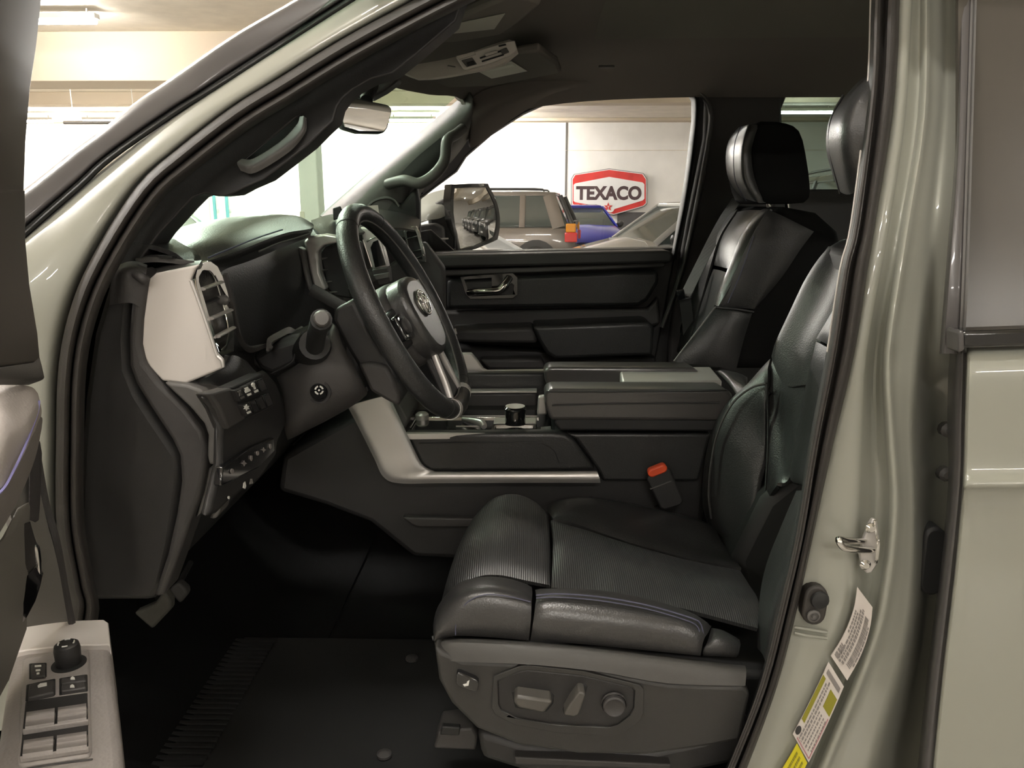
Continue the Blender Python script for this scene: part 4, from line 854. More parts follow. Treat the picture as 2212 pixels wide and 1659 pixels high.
# instrument hood
pad('instrument_hood', [[(300, 556, 1.0), (340, 553, 1.02), (385, 556, 1.03), (436, 567, 1.04)], [(322, 535, 1.06), (390, 522, 1.08), (460, 520, 1.1), (515, 542, 1.12)], [(345, 508, 1.15), (430, 492, 1.17), (510, 492, 1.2), (570, 520, 1.22)],
    [(430, 480, 1.3), (500, 470, 1.32), (560, 474, 1.34), (622, 502, 1.36)], [(520, 468, 1.44), (570, 463, 1.45), (620, 467, 1.46), (671, 494, 1.47)], [(580, 466, 1.5), (615, 464, 1.5), (648, 468, 1.5), (677, 484, 1.5)]], M['leather2'], DB, nu=4, nv=4, th=.02, label='padded instrument hood')
lip = [(436, 567, 1.04), (470, 556, 1.07), (515, 542, 1.12), (570, 520, 1.22), (622, 502, 1.36), (671, 494, 1.47), (678, 484, 1.5)]
pad('hood_lip', [[(x, y + 1, z) for x, y, z in lip], [(x - 1, y + 8, z + .0) for x, y, z in lip], [(x - 6, y + 18, z + .01) for x, y, z in lip]], M['leather'], DB, nu=3, nv=4, th=.01)
seam('hood_stitching', [(450, 557, 1.045), (500, 536, 1.10), (555, 514, 1.2), (610, 496, 1.33)], M['stitch'], DB, .0013)
seam('lip_line', [(560, 543, 1.2), (600, 526, 1.3), (640, 514, 1.4), (668, 505, 1.46)], M['grey'], DB, .0016)
# defroster strip + corner trims at the near end
pad('defroster_strip', [[(292, 560, .99), (340, 556, .99), (420, 564, 1.0)], [(300, 548, 1.02), (345, 546, 1.03), (418, 558, 1.03)]], M['grey'], DB, th=.01)
slab('defroster_slot', [(340, 551), (372, 553), (372, 558), (340, 556)], .985, .01, M['rubber2'], DB, 0)
pad('corner_cap', [[(232, 592, .97), (262, 570, .97), (290, 564, .98), (318, 572, .98)], [(240, 600, .955), (268, 588, .95), (292, 585, .955), (316, 590, .96)], [(236, 660, .955), (262, 655, .95), (285, 655, .95), (304, 665, .955)]], M['blk2'], DB, th=.02)
tube('corner_clip', [P(294, 592, .95), P(306, 600, .945), P(316, 606, .95)], .006, M['blk2'], DB, smooth=4)
# near end cap: outer side cover (dark) and the band beside it
slab('side_cover', [(238, 590), (288, 580), (290, 620), (282, 680), (277, 740), (280, 800), (300, 850), (335, 905), (372, 960), (388, 985), (392, 1040), (385, 1090), (372, 1180), (350, 1270), (330, 1300), (165, 1300), (165, 1150), (172, 980), (180, 860), (200, 720)], .975, .06, M['blk'], DB, .01, label='black side cover of the dashboard')
slab('side_band', [(288, 578), (318, 600), (306, 690), (303, 745), (312, 785), (345, 828), (400, 882), (436, 930), (446, 965), (444, 1010), (432, 1070), (412, 1120), (390, 1185), (352, 1290), (330, 1290), (360, 1200), (380, 1110), (390, 1040), (386, 985), (370, 950), (330, 890), (292, 830), (278, 790), (276, 720), (284, 640)], .955, .05, M['blk2'], DB, .008, seg=3)
slab('knee_band', [(352, 826), (405, 832), (432, 842), (462, 872), (478, 900), (480, 930), (479, 1000), (452, 1005), (447, 985), (449, 940), (440, 915), (410, 880), (365, 838)], .95, .06, M['grey'], DB, .007, seg=3)
slab('lower_knee_band', [(450, 1012), (462, 1008), (458, 1040), (446, 1080), (432, 1110), (424, 1118), (434, 1080), (444, 1045)], .97, .04, M['grey'], DB, .004)
slab('lower_knee_band', [(458, 1108), (478, 1082), (472, 1110), (466, 1122), (450, 1122)], 1.0, .04, M['grey'], DB, .004)
# silver end panel
sp_ = [(320, 604), (336, 590), (430, 571), (420, 583), (411, 604), (428, 650), (446, 700), (467, 763), (472, 769), (480, 776), (483, 795), (402, 829), (350, 823), (322, 793), (308, 765), (304, 735), (307, 690), (314, 640)]
slab('silver_end_panel', sp_, .962, .008, M['satin2'], DB, .003, seg=4, label='large silver end panel of the dashboard')
seam('panel_edge', [(413, 606, .961), (430, 652, .961), (448, 704, .961), (467, 762, .961), (471, 770, .961), (479, 778, .961), (482, 793, .961)], M['satin'], DB, .0022)
pad('panel_top', [[(322, 602, .973), (380, 582, .973), (430, 571, .973)], [(316, 585, 1.01), (380, 568, 1.01), (436, 562, 1.01)]], M['grey'], DB, th=.01)
# driver's side vent (faces rearward, seen at a slant)
def vq(px, py): return PX(px, py, X0 - .015 + (py - 600) * .00012)
vo = [(434, 567), (446, 563), (456, 564), (470, 574), (481, 596), (492, 630), (500, 665), (505, 690), (507, 716), (506, 760), (484, 768), (470, 766), (458, 730), (440, 672), (424, 618), (422, 596), (426, 578)]
vi = [(437, 587), (443, 584), (452, 585), (460, 592), (468, 607), (478, 640), (487, 672), (493, 700), (495, 722), (490, 745), (478, 756), (471, 742), (458, 702), (443, 650), (431, 610), (431, 598)]
prism('vent_frame', [vq(*p) for p in vo], (-.03, 0, 0), M['chrome'], DB, .002, [[vq(*p) for p in vi]], label='chrome vent frame at the driver end')
prism('vent_cavity', [vq(*p) - V(.022, 0, 0) for p in vo], (-.01, 0, 0), M['rubber2'], DB, .001)
for a, b in (((432, 626), (481, 608)), ((450, 690), (501, 668)), ((465, 729), (506, 706))):
    pa, pb = vq(*a), vq(*b); tube('vent_slat', [pa.lerp(pb, .08), pa.lerp(pb, .92)], (.0022, .005), M['satin'], DB, n=8, up=(0, 0, 1))
for a, b in (((442, 660), (490, 640)),):
    pa, pb = vq(*a), vq(*b); tube('vent_slat', [pa - V(.006, 0, 0), pb - V(.006, 0, 0)], (.0022, .005), M['blk'], DB, n=8, up=(0, 0, 1))
lathe('vent_tab', vq(482, 648) - V(.006, 0, 0), (1, 0, 0), [(.007, 0), (.007, .01), (.003, .014)], M['grey'], DB, n=12)
# instrument cluster
cl = [(480, 594), (540, 560), (620, 522), (668, 508), (672, 560), (673, 660), (668, 720), (648, 712), (600, 728), (572, 756), (545, 760), (520, 738), (506, 700), (496, 640)]
xslab('cluster_bezel', cl, -.45, .03, M['rubber2'], DB, .004, label='black instrument cluster surround')
xslab('cluster_screen', [(545, 600), (648, 553), (665, 600), (667, 690), (652, 704), (588, 724), (572, 716), (556, 660)], -.444, .01, M['gloss'], DB, .002, label='glossy black instrument screen')
pad('hood_underside', [[(x - 5, y + 16, z + .01) for x, y, z in lip], [(472, 590, 1.08), (495, 578, 1.12), (535, 565, 1.18), (585, 545, 1.28), (632, 526, 1.4), (668, 512, 1.52), (672, 505, 1.54)]], M['rubber2'], DB, nu=3, nv=4, th=.01)
pad('cluster_side_trim', [[(481, 594, 1.055), (494, 640, 1.065), (505, 700, 1.08), (518, 742, 1.10), (540, 762, 1.13), (578, 750, 1.18)], [(489, 594, 1.055), (501, 640, 1.065), (513, 700, 1.08), (526, 736, 1.10), (546, 752, 1.13), (576, 742, 1.18)]], M['blk2'], DB, nu=3, nv=5, th=.02)
pad('cluster_lower_lip', [[(575, 758, 1.16), (576, 738, 1.17), (581, 728, 1.18), (600, 717, 1.21), (624, 706, 1.25), (640, 712, 1.28), (658, 708, 1.32)], [(580, 760, 1.16), (583, 745, 1.16), (590, 737, 1.17), (606, 729, 1.20), (626, 720, 1.24), (638, 722, 1.27), (650, 716, 1.31)]], M['grey'], DB, nu=4, nv=4, th=.02)
slab('cluster_lower_housing', [(515, 742), (545, 765), (575, 758), (585, 742), (630, 722), (650, 720), (650, 790), (590, 815), (545, 790)], 1.20, .10, M['blk'], DB, .01)
# lit shelf under the silver panel and the switch panel
pad('knee_shelf', [[(478, 798, 1.0), (430, 828, .97), (445, 855, .97)], [(500, 768, 1.06), (470, 815, 1.0), (480, 848, 1.0)], [(530, 778, 1.10), (520, 815, 1.06), (520, 838, 1.05)], [(545, 795, 1.12), (556, 806, 1.11), (562, 816, 1.10)]], M['leather2'], DB, nu=4, nv=4, th=.015)
KX = -.365
xslab('knee_panel', [(442, 858), (500, 842), (562, 806), (575, 800), (600, 828), (628, 900), (600, 958), (598, 985), (560, 1040), (500, 1080), (470, 1110), (450, 1115), (478, 1000), (480, 920), (462, 880)], KX, .012, M['blk'], DB, .008, label='driver knee panel')
xslab('blank_cover', [(456, 850), (502, 837), (532, 905), (495, 928), (478, 885)], KX + .006, .02, M['blk2'], DB, .003)
sw = DB
xslab('switch_field', [(503, 836), (567, 806), (596, 876), (533, 906)], KX + .008, .02, M['rubber2'], DB, .002)
def bq(u, v): return bil([(504, 837), (566, 808), (594, 876), (534, 903)], u, v)
k = 0
for r_ in range(2):
    for c_ in range(4):
        u0, v0 = .03 + c_ * .245, .05 + r_ * .48
        b_ = xslab('button', [bq(u0, v0 + .06), bq(u0 + .21, v0 + .06), bq(u0 + .21, v0 + .42), bq(u0, v0 + .42)], KX + .013, .01, M['blk'] if (r_, c_) in ((0, 0), (0, 1), (0, 2), (1, 0)) else M['gloss'], DB, .0015)
        if (r_, c_) in ((0, 0), (0, 1), (0, 2), (1, 0)):
            mm = M['white'] if c_ or r_ else M['grey']
            if (r_, c_) == (1, 0):
                a = bq(u0 + .1, v0 + .18); xslab('button_icon', star(a[0], a[1], 7, 6, .5), KX + .0145, .001, mm, b_, 0)
            elif c_ == 1:
                xslab('button_icon', [bq(u0 + .05, v0 + .12), bq(u0 + .16, v0 + .12), bq(u0 + .16, v0 + .18), bq(u0 + .19, v0 + .19), bq(u0 + .19, v0 + .26), bq(u0 + .02, v0 + .26), bq(u0 + .02, v0 + .19), bq(u0 + .05, v0 + .18)], KX + .0145, .001, mm, b_, 0)
            elif c_ == 2:
                a = bq(u0 + .1, v0 + .13); xslab('button_icon', ell(a[0], a[1], 3.5, 5, 10), KX + .0145, .001, mm, b_, 0)
                xslab('button_icon', [bq(u0 + .08, v0 + .18), bq(u0 + .13, v0 + .18), bq(u0 + .13, v0 + .27), bq(u0 + .08, v0 + .27)], KX + .0145, .001, mm, b_, 0)
            else:
                xslab('button_icon', [bq(u0 + .04, v0 + .12), bq(u0 + .16, v0 + .12), bq(u0 + .12, v0 + .19), bq(u0 + .16, v0 + .27), bq(u0 + .04, v0 + .27), bq(u0 + .08, v0 + .19)], KX + .0145, .001, M['grey'], b_, 0)
            xslab('button_bar', [bq(u0 + .05, v0 + .31), bq(u0 + .17, v0 + .31), bq(u0 + .17, v0 + .37), bq(u0 + .05, v0 + .37)], KX + .0145, .001, mm, b_, 0)
xslab('lower_switch_row', [(482, 1008), (545, 965), (592, 945), (594, 975), (560, 1010), (490, 1045), (478, 1050)], KX + .006, .01, M['gloss'], DB, .002)
for n_, (x, y, s_) in enumerate(((502, 1018, 4.5), (528, 1001, 4), (543, 990, 4), (557, 979, 4), (570, 972, 3.5), (584, 965, 4.5))):
    xslab('row_icon', [ell(x, y, s_ * .8, s_ * 1.3, 8), star(x, y, s_ * 1.6, 4, .45), [(x - 2, y - 6), (x + 2, y - 6), (x + 3, y + 1), (x + 1, y + 6), (x - 2, y + 2)]][n_ % 3], KX + .0075, .001, M['ink'], DB, 0)
xslab('row_icon', [(527, 1043), (530, 1040), (532, 1050), (530, 1056), (526, 1054)], KX + .003, .001, M['white'], DB, 0)
xslab('row_icon', [(542, 1034), (545, 1034), (547, 1044), (540, 1046)], KX + .003, .001, M['ink'], DB, 0)
xslab('pilot_lamp', ell(495, 1075, 1.8, 3.6, 8), KX + .003, .001, M['white'], DB, 0)
# centre stack: silver frame, centre vent, screen, lower silver, far vent
slab('stack_frame', [(655, 522), (668, 510), (700, 505), (742, 512), (742, 522), (700, 530), (686, 545), (690, 590), (704, 626), (684, 628), (676, 615), (668, 580), (662, 545)], 1.50, .03, M['satin'], DB, .005, label='silver surround of the centre stack')
slab('stack_frame_side', [(640, 532), (655, 540), (662, 580), (672, 626), (684, 632), (674, 634), (664, 626), (655, 590), (648, 556)], 1.485, .03, M['grey'], DB, .003)
slab('centre_vent', [(690, 545), (700, 530), (715, 524), (775, 522), (790, 650), (720, 640), (705, 622)], 1.53, .04, M['rubber2'], DB, .004, label='black centre air vent')
for a, b in (((692, 560), (740, 545)), ((692, 585), (745, 575)), ((700, 610), (755, 600)), ((712, 632), (765, 624))):
    tube('vent_slat', [P(a[0], a[1], 1.525), P(b[0], b[1], 1.56)], (.0016, .006), M['grey'], DB, n=8, up=(0, 0, 1))
seam('vent_chrome', [(688, 560, 1.522), (690, 545, 1.522), (700, 530, 1.522), (712, 525, 1.522), (740, 523, 1.522)], M['chrome'], DB, .002)
seam('vent_chrome', [(700, 600, 1.522), (704, 614, 1.522)], M['chrome'], DB, .002); seam('vent_chrome', [(753, 617, 1.522), (757, 636, 1.522), (758, 642, 1.522)], M['chrome'], DB, .002)
tube('stack_brace', [P(672, 625, 1.47), P(700, 640, 1.47), P(750, 668, 1.47)], (.012, .006), M['blk2'], DB, n=8, up=(0, 0, 1))
slab('screen_frame', [(778, 490), (800, 494), (822, 515), (834, 560), (838, 578), (804, 582), (796, 560), (784, 520)], 1.64, .03, M['satin'], DB, .003, label='silver frame of the centre screen')
slab('centre_screen', [(800, 535), (806, 522), (816, 518), (828, 555), (833, 572), (810, 578)], 1.636, .01, M['gloss'], DB, .001)
seam('screen_edge', [(784, 518, 1.633), (793, 545, 1.633), (803, 576, 1.633)], M['chrome'], DB, .002); seam('screen_edge', [(792, 522, 1.633), (800, 516, 1.633), (812, 512, 1.633)], M['chrome'], DB, .002)
slab('stack_lower', [(802, 582), (838, 576), (842, 612), (818, 618)], 1.63, .04, M['blk2'], DB, .003)
slab('stack_button_row', [(806, 594), (840, 588), (841, 600), (812, 606)], 1.625, .01, M['grey'], DB, .002)
slab('dash_face_pass', [(838, 580), (842, 570), (915, 520), (960, 580), (960, 700), (900, 720), (850, 640)], 2.10, .05, M['blk2'], DB, .01)
fo = [(872, 500), (878, 492), (898, 488), (904, 500), (914, 535), (920, 566), (906, 570), (890, 560), (880, 535)]
fi = [(878, 502), (884, 497), (896, 496), (900, 506), (908, 536), (913, 561), (898, 560), (888, 545), (881, 525)]
slab('far_vent_frame', fo, 2.02, .02, M['chrome'], DB, .002, [fi], label='chrome frame of the passenger vent')
slab('far_vent_cavity', fo, 2.035, .02, M['rubber2'], DB, .001)
for a, b in (((877, 516), (903, 509)), ((884, 544), (911, 538)), ((892, 560), (915, 551))): tube('vent_slat', [P(*a, 2.02), P(*b, 2.02)], (.0025, .006), M['chrome'], DB, n=8, up=(0, 0, 1))
pad('dash_top_far', [[(672, 476, 1.6), (720, 462, 1.7), (820, 452, 2.0), (908, 470, 2.2)], [(676, 490, 1.55), (730, 480, 1.6), (830, 470, 1.85), (906, 488, 2.15)], [(690, 505, 1.52), (742, 508, 1.55), (850, 492, 1.8), (902, 498, 2.05)]], M['leather2'], DB, nu=4, nv=5, th=.02)
# card standing behind the wheel rim
CD = thing('paper_card', 'small pale card standing on the dashboard behind the steering wheel rim', 'card', P(800, 462, 1.62))
slab('card', [(788, 445), (816, 443), (819, 466), (790, 468)], 1.62, .003, M['label'], CD, 0)
slab('card_holder', [(718, 450), (734, 445), (742, 470), (720, 476)], 1.60, .01, M['rubber2'], CD, .002)
# ================================================================== steering column
SCo = thing('steering_column', 'charcoal steering column shroud with a round button and a stalk', 'steering column', P(690, 850, 1.2))
shp = [(588, 812), (605, 795), (640, 782), (668, 765), (700, 722), (719, 694), (727, 716), (737, 743), (763, 789), (797, 845), (776, 872), (740, 898), (700, 918), (655, 940), (628, 958), (612, 950), (606, 905), (596, 860)]
pad('shroud', [[(590, 812, 1.16), (640, 780, 1.14), (690, 735, 1.14), (719, 692, 1.16), (728, 705, 1.18)], [(600, 840, 1.14), (648, 812, 1.115), (692, 780, 1.115), (732, 740, 1.13), (745, 755, 1.16)], [(606, 880, 1.135), (655, 852, 1.11), (705, 830, 1.11), (758, 792, 1.125), (772, 800, 1.16)],
    [(612, 925, 1.14), (655, 900, 1.12), (710, 876, 1.12), (775, 842, 1.135), (797, 846, 1.17)], [(620, 958, 1.18), (655, 942, 1.16), (710, 915, 1.16), (770, 880, 1.17), (797, 850, 1.19)]], M['blk2'], SCo, nu=5, nv=5, th=.06, tuck=.006)
slab('shroud_panel', [(540, 770), (584, 745), (640, 728), (690, 735), (640, 790), (590, 812), (560, 800)], 1.19, .10, M['blk'], SCo, .01)
seam('shroud_gap', [(588, 806, 1.133), (612, 794, 1.128), (632, 780, 1.126), (637, 765, 1.13)], M['rubber2'], SCo, .0016)
slab('wheel_side_shroud', [(719, 692), (724, 666), (765, 645), (775, 672), (800, 720), (850, 800), (868, 862), (862, 878), (802, 846), (772, 790), (745, 745)], 1.17, .16, M['blk'], SCo, .015, seg=3)
slab('shroud_foot', [(772, 786), (800, 783), (835, 790), (866, 852), (862, 880), (835, 866), (800, 846)], 1.16, .03, M['blk2'], SCo, .006)
tube('stalk_base', [P(672, 762, 1.17), P(678, 752, 1.13), P(680, 744, 1.10)], [.028, .027, .022], M['rubber2'], SCo, n=18)
tube('stalk', [P(680, 748, 1.10), P(684, 722, 1.06), P(690, 700, 1.02), P(694, 690, .995)], [.013, .013, .013, .014], M['rubber2'], SCo, smooth=4, n=14)
lathe('stalk_knob', P(695, 688, .985), P(695, 688, .94) - P(690, 700, 1.02), [(.0105, -.008), (.0108, 0), (.010, .004), (.0085, .006), (.001, .0065)], M['grey'], SCo, n=12, label='grey end knob of the stalk')
# adjuster button
pt = P(690, 846, 1.112)
lathe('adjuster_recess', pt, (-.1, -1, .1), [(.017, -.004), (.018, .003), (.0145, .003), (.014, .0)], M['blk'], SCo, n=24)
bt = lathe('adjuster_button', P(689, 846, 1.11), (-.1, -1, .1), [(.0125, -.006), (.0125, .004), (.011, .006), (.001, .006)], M['gloss'], SCo, n=24, label='round mirror-style adjuster button')
def arc(cx, cy, r0, r1, a0, a1, n=6): return [(cx + r1 * math.cos(R(a0 + (a1 - a0) * k / n)), cy + r1 * math.sin(R(a0 + (a1 - a0) * k / n))) for k in range(n + 1)] + [(cx + r0 * math.cos(R(a1 - (a1 - a0) * k / n)), cy + r0 * math.sin(R(a1 - (a1 - a0) * k / n))) for k in range(n + 1)]
for a0 in (10, 100, 190, 280): slab('button_mark', arc(689, 843, 6.6, 10, a0, a0 + 65), 1.100, .001, M['white'], bt, 0)
slab('button_mark', ell(689, 843, 2.2, 2.2, 8), 1.100, .001, M['white'], bt, 0)
# ================================================================== steering wheel
tilt = R(27); Cw = P(882, 673, 1.25); RW = .172
U_ = V(-math.sin(tilt), 0, math.cos(tilt)); N_ = V(math.cos(tilt), 0, math.sin(tilt)); L_ = V(0, 1, 0)
yaw_ = R(-4); rotm = Matrix.Rotation(yaw_, 3, U_); L_ = rotm @ L_; N_ = rotm @ N_
def W(l, u, n=0): return Cw + L_ * l + U_ * u + N_ * n
SW = thing('steering_wheel', 'black leather steering wheel with a chrome oval emblem', 'steering wheel', Cw)
pts, rr = [], []
for k in range(48):
    a = 2 * math.pi * k / 48; pts.append(W(RW * math.sin(a), RW * math.cos(a))); rr.append((.0165, .0155))
tube('rim', pts, rr, M['leather'], SW, n=18, closed=True, up=tuple(N_))
for a in (-28, 28, 152, 208):
    t_ = R(a); c_ = W(RW * math.sin(t_), RW * math.cos(t_)); tn = (L_ * math.cos(t_) - U_ * math.sin(t_))
    tube('rim_seam', [c_ - tn * .0008, c_ + tn * .0008], [(.0169, .0159)] * 2, M['rubber2'], SW, n=18, up=tuple(N_))
# thin inner bright line of the rim
pi_ = [W((RW - .0155) * math.sin(2 * math.pi * k / 48), (RW - .0155) * math.cos(2 * math.pi * k / 48), .006) for k in range(48)]
tube('rim_trim_ring', pi_, .0016, M['grey'], SW, n=6, closed=True)
def wslab(nm, pts, n0, th, m, bevel=.004, seg=3, label=None, par=None, smooth=0):
    return prism(nm, [W(l, u, n0) for l, u in pts], -N_ * th, m, par or SW, bevel, seg=seg, label=label, smooth=smooth)
hubo = [(a * .9, b * .86 - .014) for a, b in [(-.055, .066), (0, .076), (.055, .066), (.075, .03), (.072, -.02), (.052, -.06), (.02, -.078), (-.02, -.078), (-.052, -.06), (-.072, -.02), (-.075, .03)]]
wslab('hub_back', [(a * 1.12, b * 1.05) for a, b in hubo], -.002, .05, M['blk2'], .012, smooth=3)
HP = wslab('airbag_cover', hubo, .027, .04, M['leather2'], .011, smooth=3, seg=4, label='padded airbag cover')
# spokes
for s in (-1, 1):
    wslab('spoke', [(s * .055, .02), (s * .11, .015), (s * .162, .02), (s * .162, -.03), (s * .11, -.045), (s * .055, -.045)], .0, .02, M['blk'], .005)
    kp = wslab('switch_pad', [(s * .072, .012), (s * .118, .008), (s * .12, -.030), (s * .072, -.036)], .012, .012, M['gloss'], .004)
    lathe('switch_knob', W(s * .096, -.012, .012), N_, [(.013, 0), (.013, .004), (.008, .006), (.001, .006)], M['blk2'], kp, n=16)
    tube('spoke_trim', [W(s * .145, .035, .002), W(s * .152, -.01, .003), W(s * .146, -.05, .002)], .0028, M['satin'], SW, smooth=3, n=8)
    tube('lower_spoke', [W(s * .020, -.075, .010), W(s * .026, -.10, .008), W(s * .032, -.13, .006), W(s * .040, -.158, .002)], [(.006, .005)] * 4, M['satin'], SW, smooth=4, n=10, flat=1, up=tuple(N_.cross(U_)), label='satin silver lower spoke')
    t_ = R(180 - s * 17); c_ = W(RW * math.sin(t_), RW * math.cos(t_)); tn = (L_ * math.cos(t_) - U_ * math.sin(t_))
    tube('rim_cap', [c_ - tn * .006, c_ + tn * .006], [(.0176, .0166)] * 2, M['satin'], SW, n=18, up=tuple(N_), label='silver band on the rim')
wslab('lower_spoke_web', [(-.018, -.07), (.018, -.07), (.026, -.115), (.034, -.156), (-.034, -.156), (-.026, -.115)], .004, .014, M['blk'], .004)
# emblem: oval with two inner ovals
def wring(nm, cl_, cu, rl, ru, r, par): return tube(nm, [W(cl_ + rl * math.cos(2 * math.pi * k / 28), cu + ru * math.sin(2 * math.pi * k / 28), .0295) for k in range(28)], r, M['chrome'], par, n=8, closed=True)
em = prism('emblem', [W(.029 * math.cos(2 * math.pi * k / 28), .002 + .0205 * math.sin(2 * math.pi * k / 28), .0285) for k in range(28)], -N_ * .003, M['satin'], SW, .001, label='chrome oval emblem of nested ovals')
wring('emblem_ring', 0, .002, .029, .0205, .0021, em); wring('emblem_oval', 0, .0110, .0185, .0085, .0019, em); wring('emblem_oval', 0, .001, .008, .0175, .0019, em)
# ================================================================== centre console
CC = thing('centre_console', 'black centre console with silver trim and a wide armrest between the seats', 'console', (.1, 1.6, .7))
YC = 1.47
zt = CAM.z + (P(1300, 845, 1.45).z - CAM.z)
slab('side_body', [(610, 985), (760, 900), (870, 935), (1540, 935), (1520, 1120), (1500, 1225), (985, 1209), (893, 1205), (800, 1130), (700, 1092), (600, 1062)], YC + .015, .27, M['blk'], CC, .012, seg=3)
slab('lower_ledge', [(868, 1118), (1030, 1120), (1030, 1140), (902, 1140), (888, 1134)], YC + .0, .03, M['blk2'], CC, .004)
slab('rear_side_panel', [(1222, 937), (1535, 937), (1510, 1040), (1302, 1040), (1292, 1016), (1245, 950)], YC, .03, M['leather'], CC, .008, seg=3)
slab('side_pad', [(872, 936), (1190, 934), (1222, 937), (1240, 950), (1288, 1016), (930, 1020), (908, 1006), (880, 950)], YC - .006, .03, M['leather'], CC, .012, seg=4, label='stitched leather side pad')
seam('pad_stitching', [(905, 958, 1.463), (1000, 956, 1.463), (1150, 956, 1.463), (1180, 962, 1.463), (1198, 975, 1.463), (1208, 1000, 1.463)], M['rubber2'], CC, .0012)
pad('silver_trim', [[(752, 880, 1.455), (778, 930, 1.455), (808, 990, 1.455), (828, 1030, 1.455), (862, 1044, 1.455), (950, 1044, 1.455), (1130, 1043, 1.455), (1297, 1043, 1.455)],
    [(770, 872, 1.448), (795, 925, 1.448), (822, 982, 1.448), (842, 1018, 1.448), (875, 1032, 1.448), (952, 1033, 1.448), (1130, 1033, 1.448), (1295, 1033, 1.448)],
    [(835, 855, 1.45), (862, 915, 1.45), (885, 965, 1.45), (905, 1003, 1.45), (930, 1018, 1.455), (960, 1020, 1.455), (1130, 1020, 1.455), (1290, 1019, 1.455)],
    [(842, 858, 1.475), (868, 915, 1.475), (892, 965, 1.475), (912, 1003, 1.475), (935, 1016, 1.475), (962, 1018, 1.475), (1130, 1018, 1.475), (1289, 1017, 1.475)]], M['satin'], CC, nu=4, nv=6, th=.01, label='angled satin silver trim')
slab('trim_inner_wall', [(838, 858), (858, 862), (880, 905), (872, 935)], 1.5, .2, M['grey'], CC, .003)
# deck with gear selector
dz = P(1000, 937, 1.475).z
def D(px, py, dz_=0): return PZ(px, py, dz + dz_)
def dprism(nm, pts, h, m, bevel=.002, holes=(), par=None, label=None): return prism(nm, [D(a, b, h) for a, b in pts], (0, 0, -.012), m, par or CC, bevel, [[D(a, b, h) for a, b in q] for q in holes], label=label)
dprism('deck', [(868, 938), (1205, 938), (1200, 885), (880, 885)], 0, M['gloss'], .002, label='gloss black selector deck')
dprism('deck_chrome', [(865, 901), (1165, 901), (1165, 897), (865, 897)], .004, M['chrome'], .001)
dprism('deck_edge', [(870, 937), (1192, 934), (1192, 931), (870, 933)], .004, M['satin'], .001)
dprism('selector_bezel', [(1060, 930), (1156, 929), (1160, 915), (1066, 915)], .004, M['chrome'], .001, [[(1067, 927), (1149, 926), (1153, 918), (1071, 918)]])
dprism('selector_plate', [(1066, 914), (1158, 914), (1160, 902), (1068, 902)], .004, M['satin'], .002)
lathe('drive_mode_knob', D(1113, 915, .004), (0, 0, 1), [(.021, 0), (.021, .027), (.0225, .029), (.0225, .033), (.019, .036), (.001, .036)], M['gloss'], CC, n=32, label='round black knob with a bright metal top')
lathe('knob_top', D(1113, 915, .004) + V(0, 0, .036), (0, 0, 1), [(.0195, 0), (.0195, .0012), (.001, .0012)], M['satin'], CC, n=32)
tube('gear_lever', [D(1000, 905, .006), D(1020, 909, .01), D(1040, 914, .012), D(1046, 922, .008)], [.004, .006, .008, .006], M['satin'], CC, smooth=4, label='metal gear lever tip')
tube('lever_gate', [D(985, 921, .004), D(1040, 921, .004)], .0015, M['satin'], CC)
for a, b in (((868, 915), (878, 902)), ((885, 925), (900, 900))): tube('deck_trim', [D(*a, .004), D(*b, .004)], .002, M['chrome'], CC)
lathe('small_knob', D(912, 905, .0), (0, 0, 1), [(.014, 0), (.014, .01), (.01, .014), (.001, .014)], M['satin'], CC, n=20)
# far inner wall and far trim
slab('far_inner_wall', [(960, 850), (1160, 848), (1162, 896), (960, 897)], 1.70, .03, M['blk2'], CC, .006)
slab('far_wall_rail', [(960, 846), (1160, 845), (1160, 849), (960, 850)], 1.695, .03, M['satin'], CC, .001)
slab('far_console_body', [(960, 806), (1185, 806), (1185, 900), (960, 900)], 1.735, .03, M['leather'], CC, .006)
slab('far_silver_trim', [(984, 764), (1018, 764), (1030, 778), (1044, 798), (1052, 802), (1182, 800), (1182, 807), (1040, 810), (1004, 806)], 1.77, .02, M['satin'], CC, .003, label='silver trim on the far side of the console')
slab('armrest_hinge_cover', [(1163, 858), (1178, 856), (1182, 896), (1160, 897)], 1.56, .02, M['satin'], CC, .003)
dprism('cup_plate', [(1166, 935), (1192, 934), (1190, 920), (1168, 922)], .005, M['grey'], .001)
# armrest
def apad(nm, y0, y1, m1, lab=None):
    A = P(1176, 844, 1.45); B = P(1572, 838, 1.45); bot = P(1200, 932, 1.45).z; x0, x1 = A.x, B.x + .03
    return A, B, bot
A, B, bot = apad('a', 0, 0, None)
def armblock(nm, y0, y1, z0, z1, xs, m, label=None, bev=.008):
    x0, x1 = xs; pts = [V(x0 + .012, y0, z0), V(x1, y0, z0), V(x1 + .012, y0, z1 - .012), V(x1, y0, z1), V(x0 + .01, y0, z1), V(x0, y0, z1 - .01), V(x0 + .002, y0, (z0 + z1) / 2)]
    return prism(nm, pts, (0, y1 - y0, -(y1 - y0) * .07), m, CC, bev, seg=4, label=label)
armblock('armrest_base', 1.455, 1.74, bot, bot + .028, (A.x + .018, B.x + .0), M['rubber2'])
armblock('near_armrest', 1.45, 1.545, bot + .022, A.z + .004, (A.x, B.x), M['armtop'], 'near padded armrest')
armblock('far_armrest', 1.655, 1.75, bot + .03, A.z + .004, (A.x + .003, B.x - .02), M['armtop'], 'far padded armrest')
seam('armrest_stitching', [(1192, 876, 1.447), (1300, 873, 1.447), (1450, 871, 1.447), (1555, 870, 1.447)], M['rubber2'], CC, .0012)
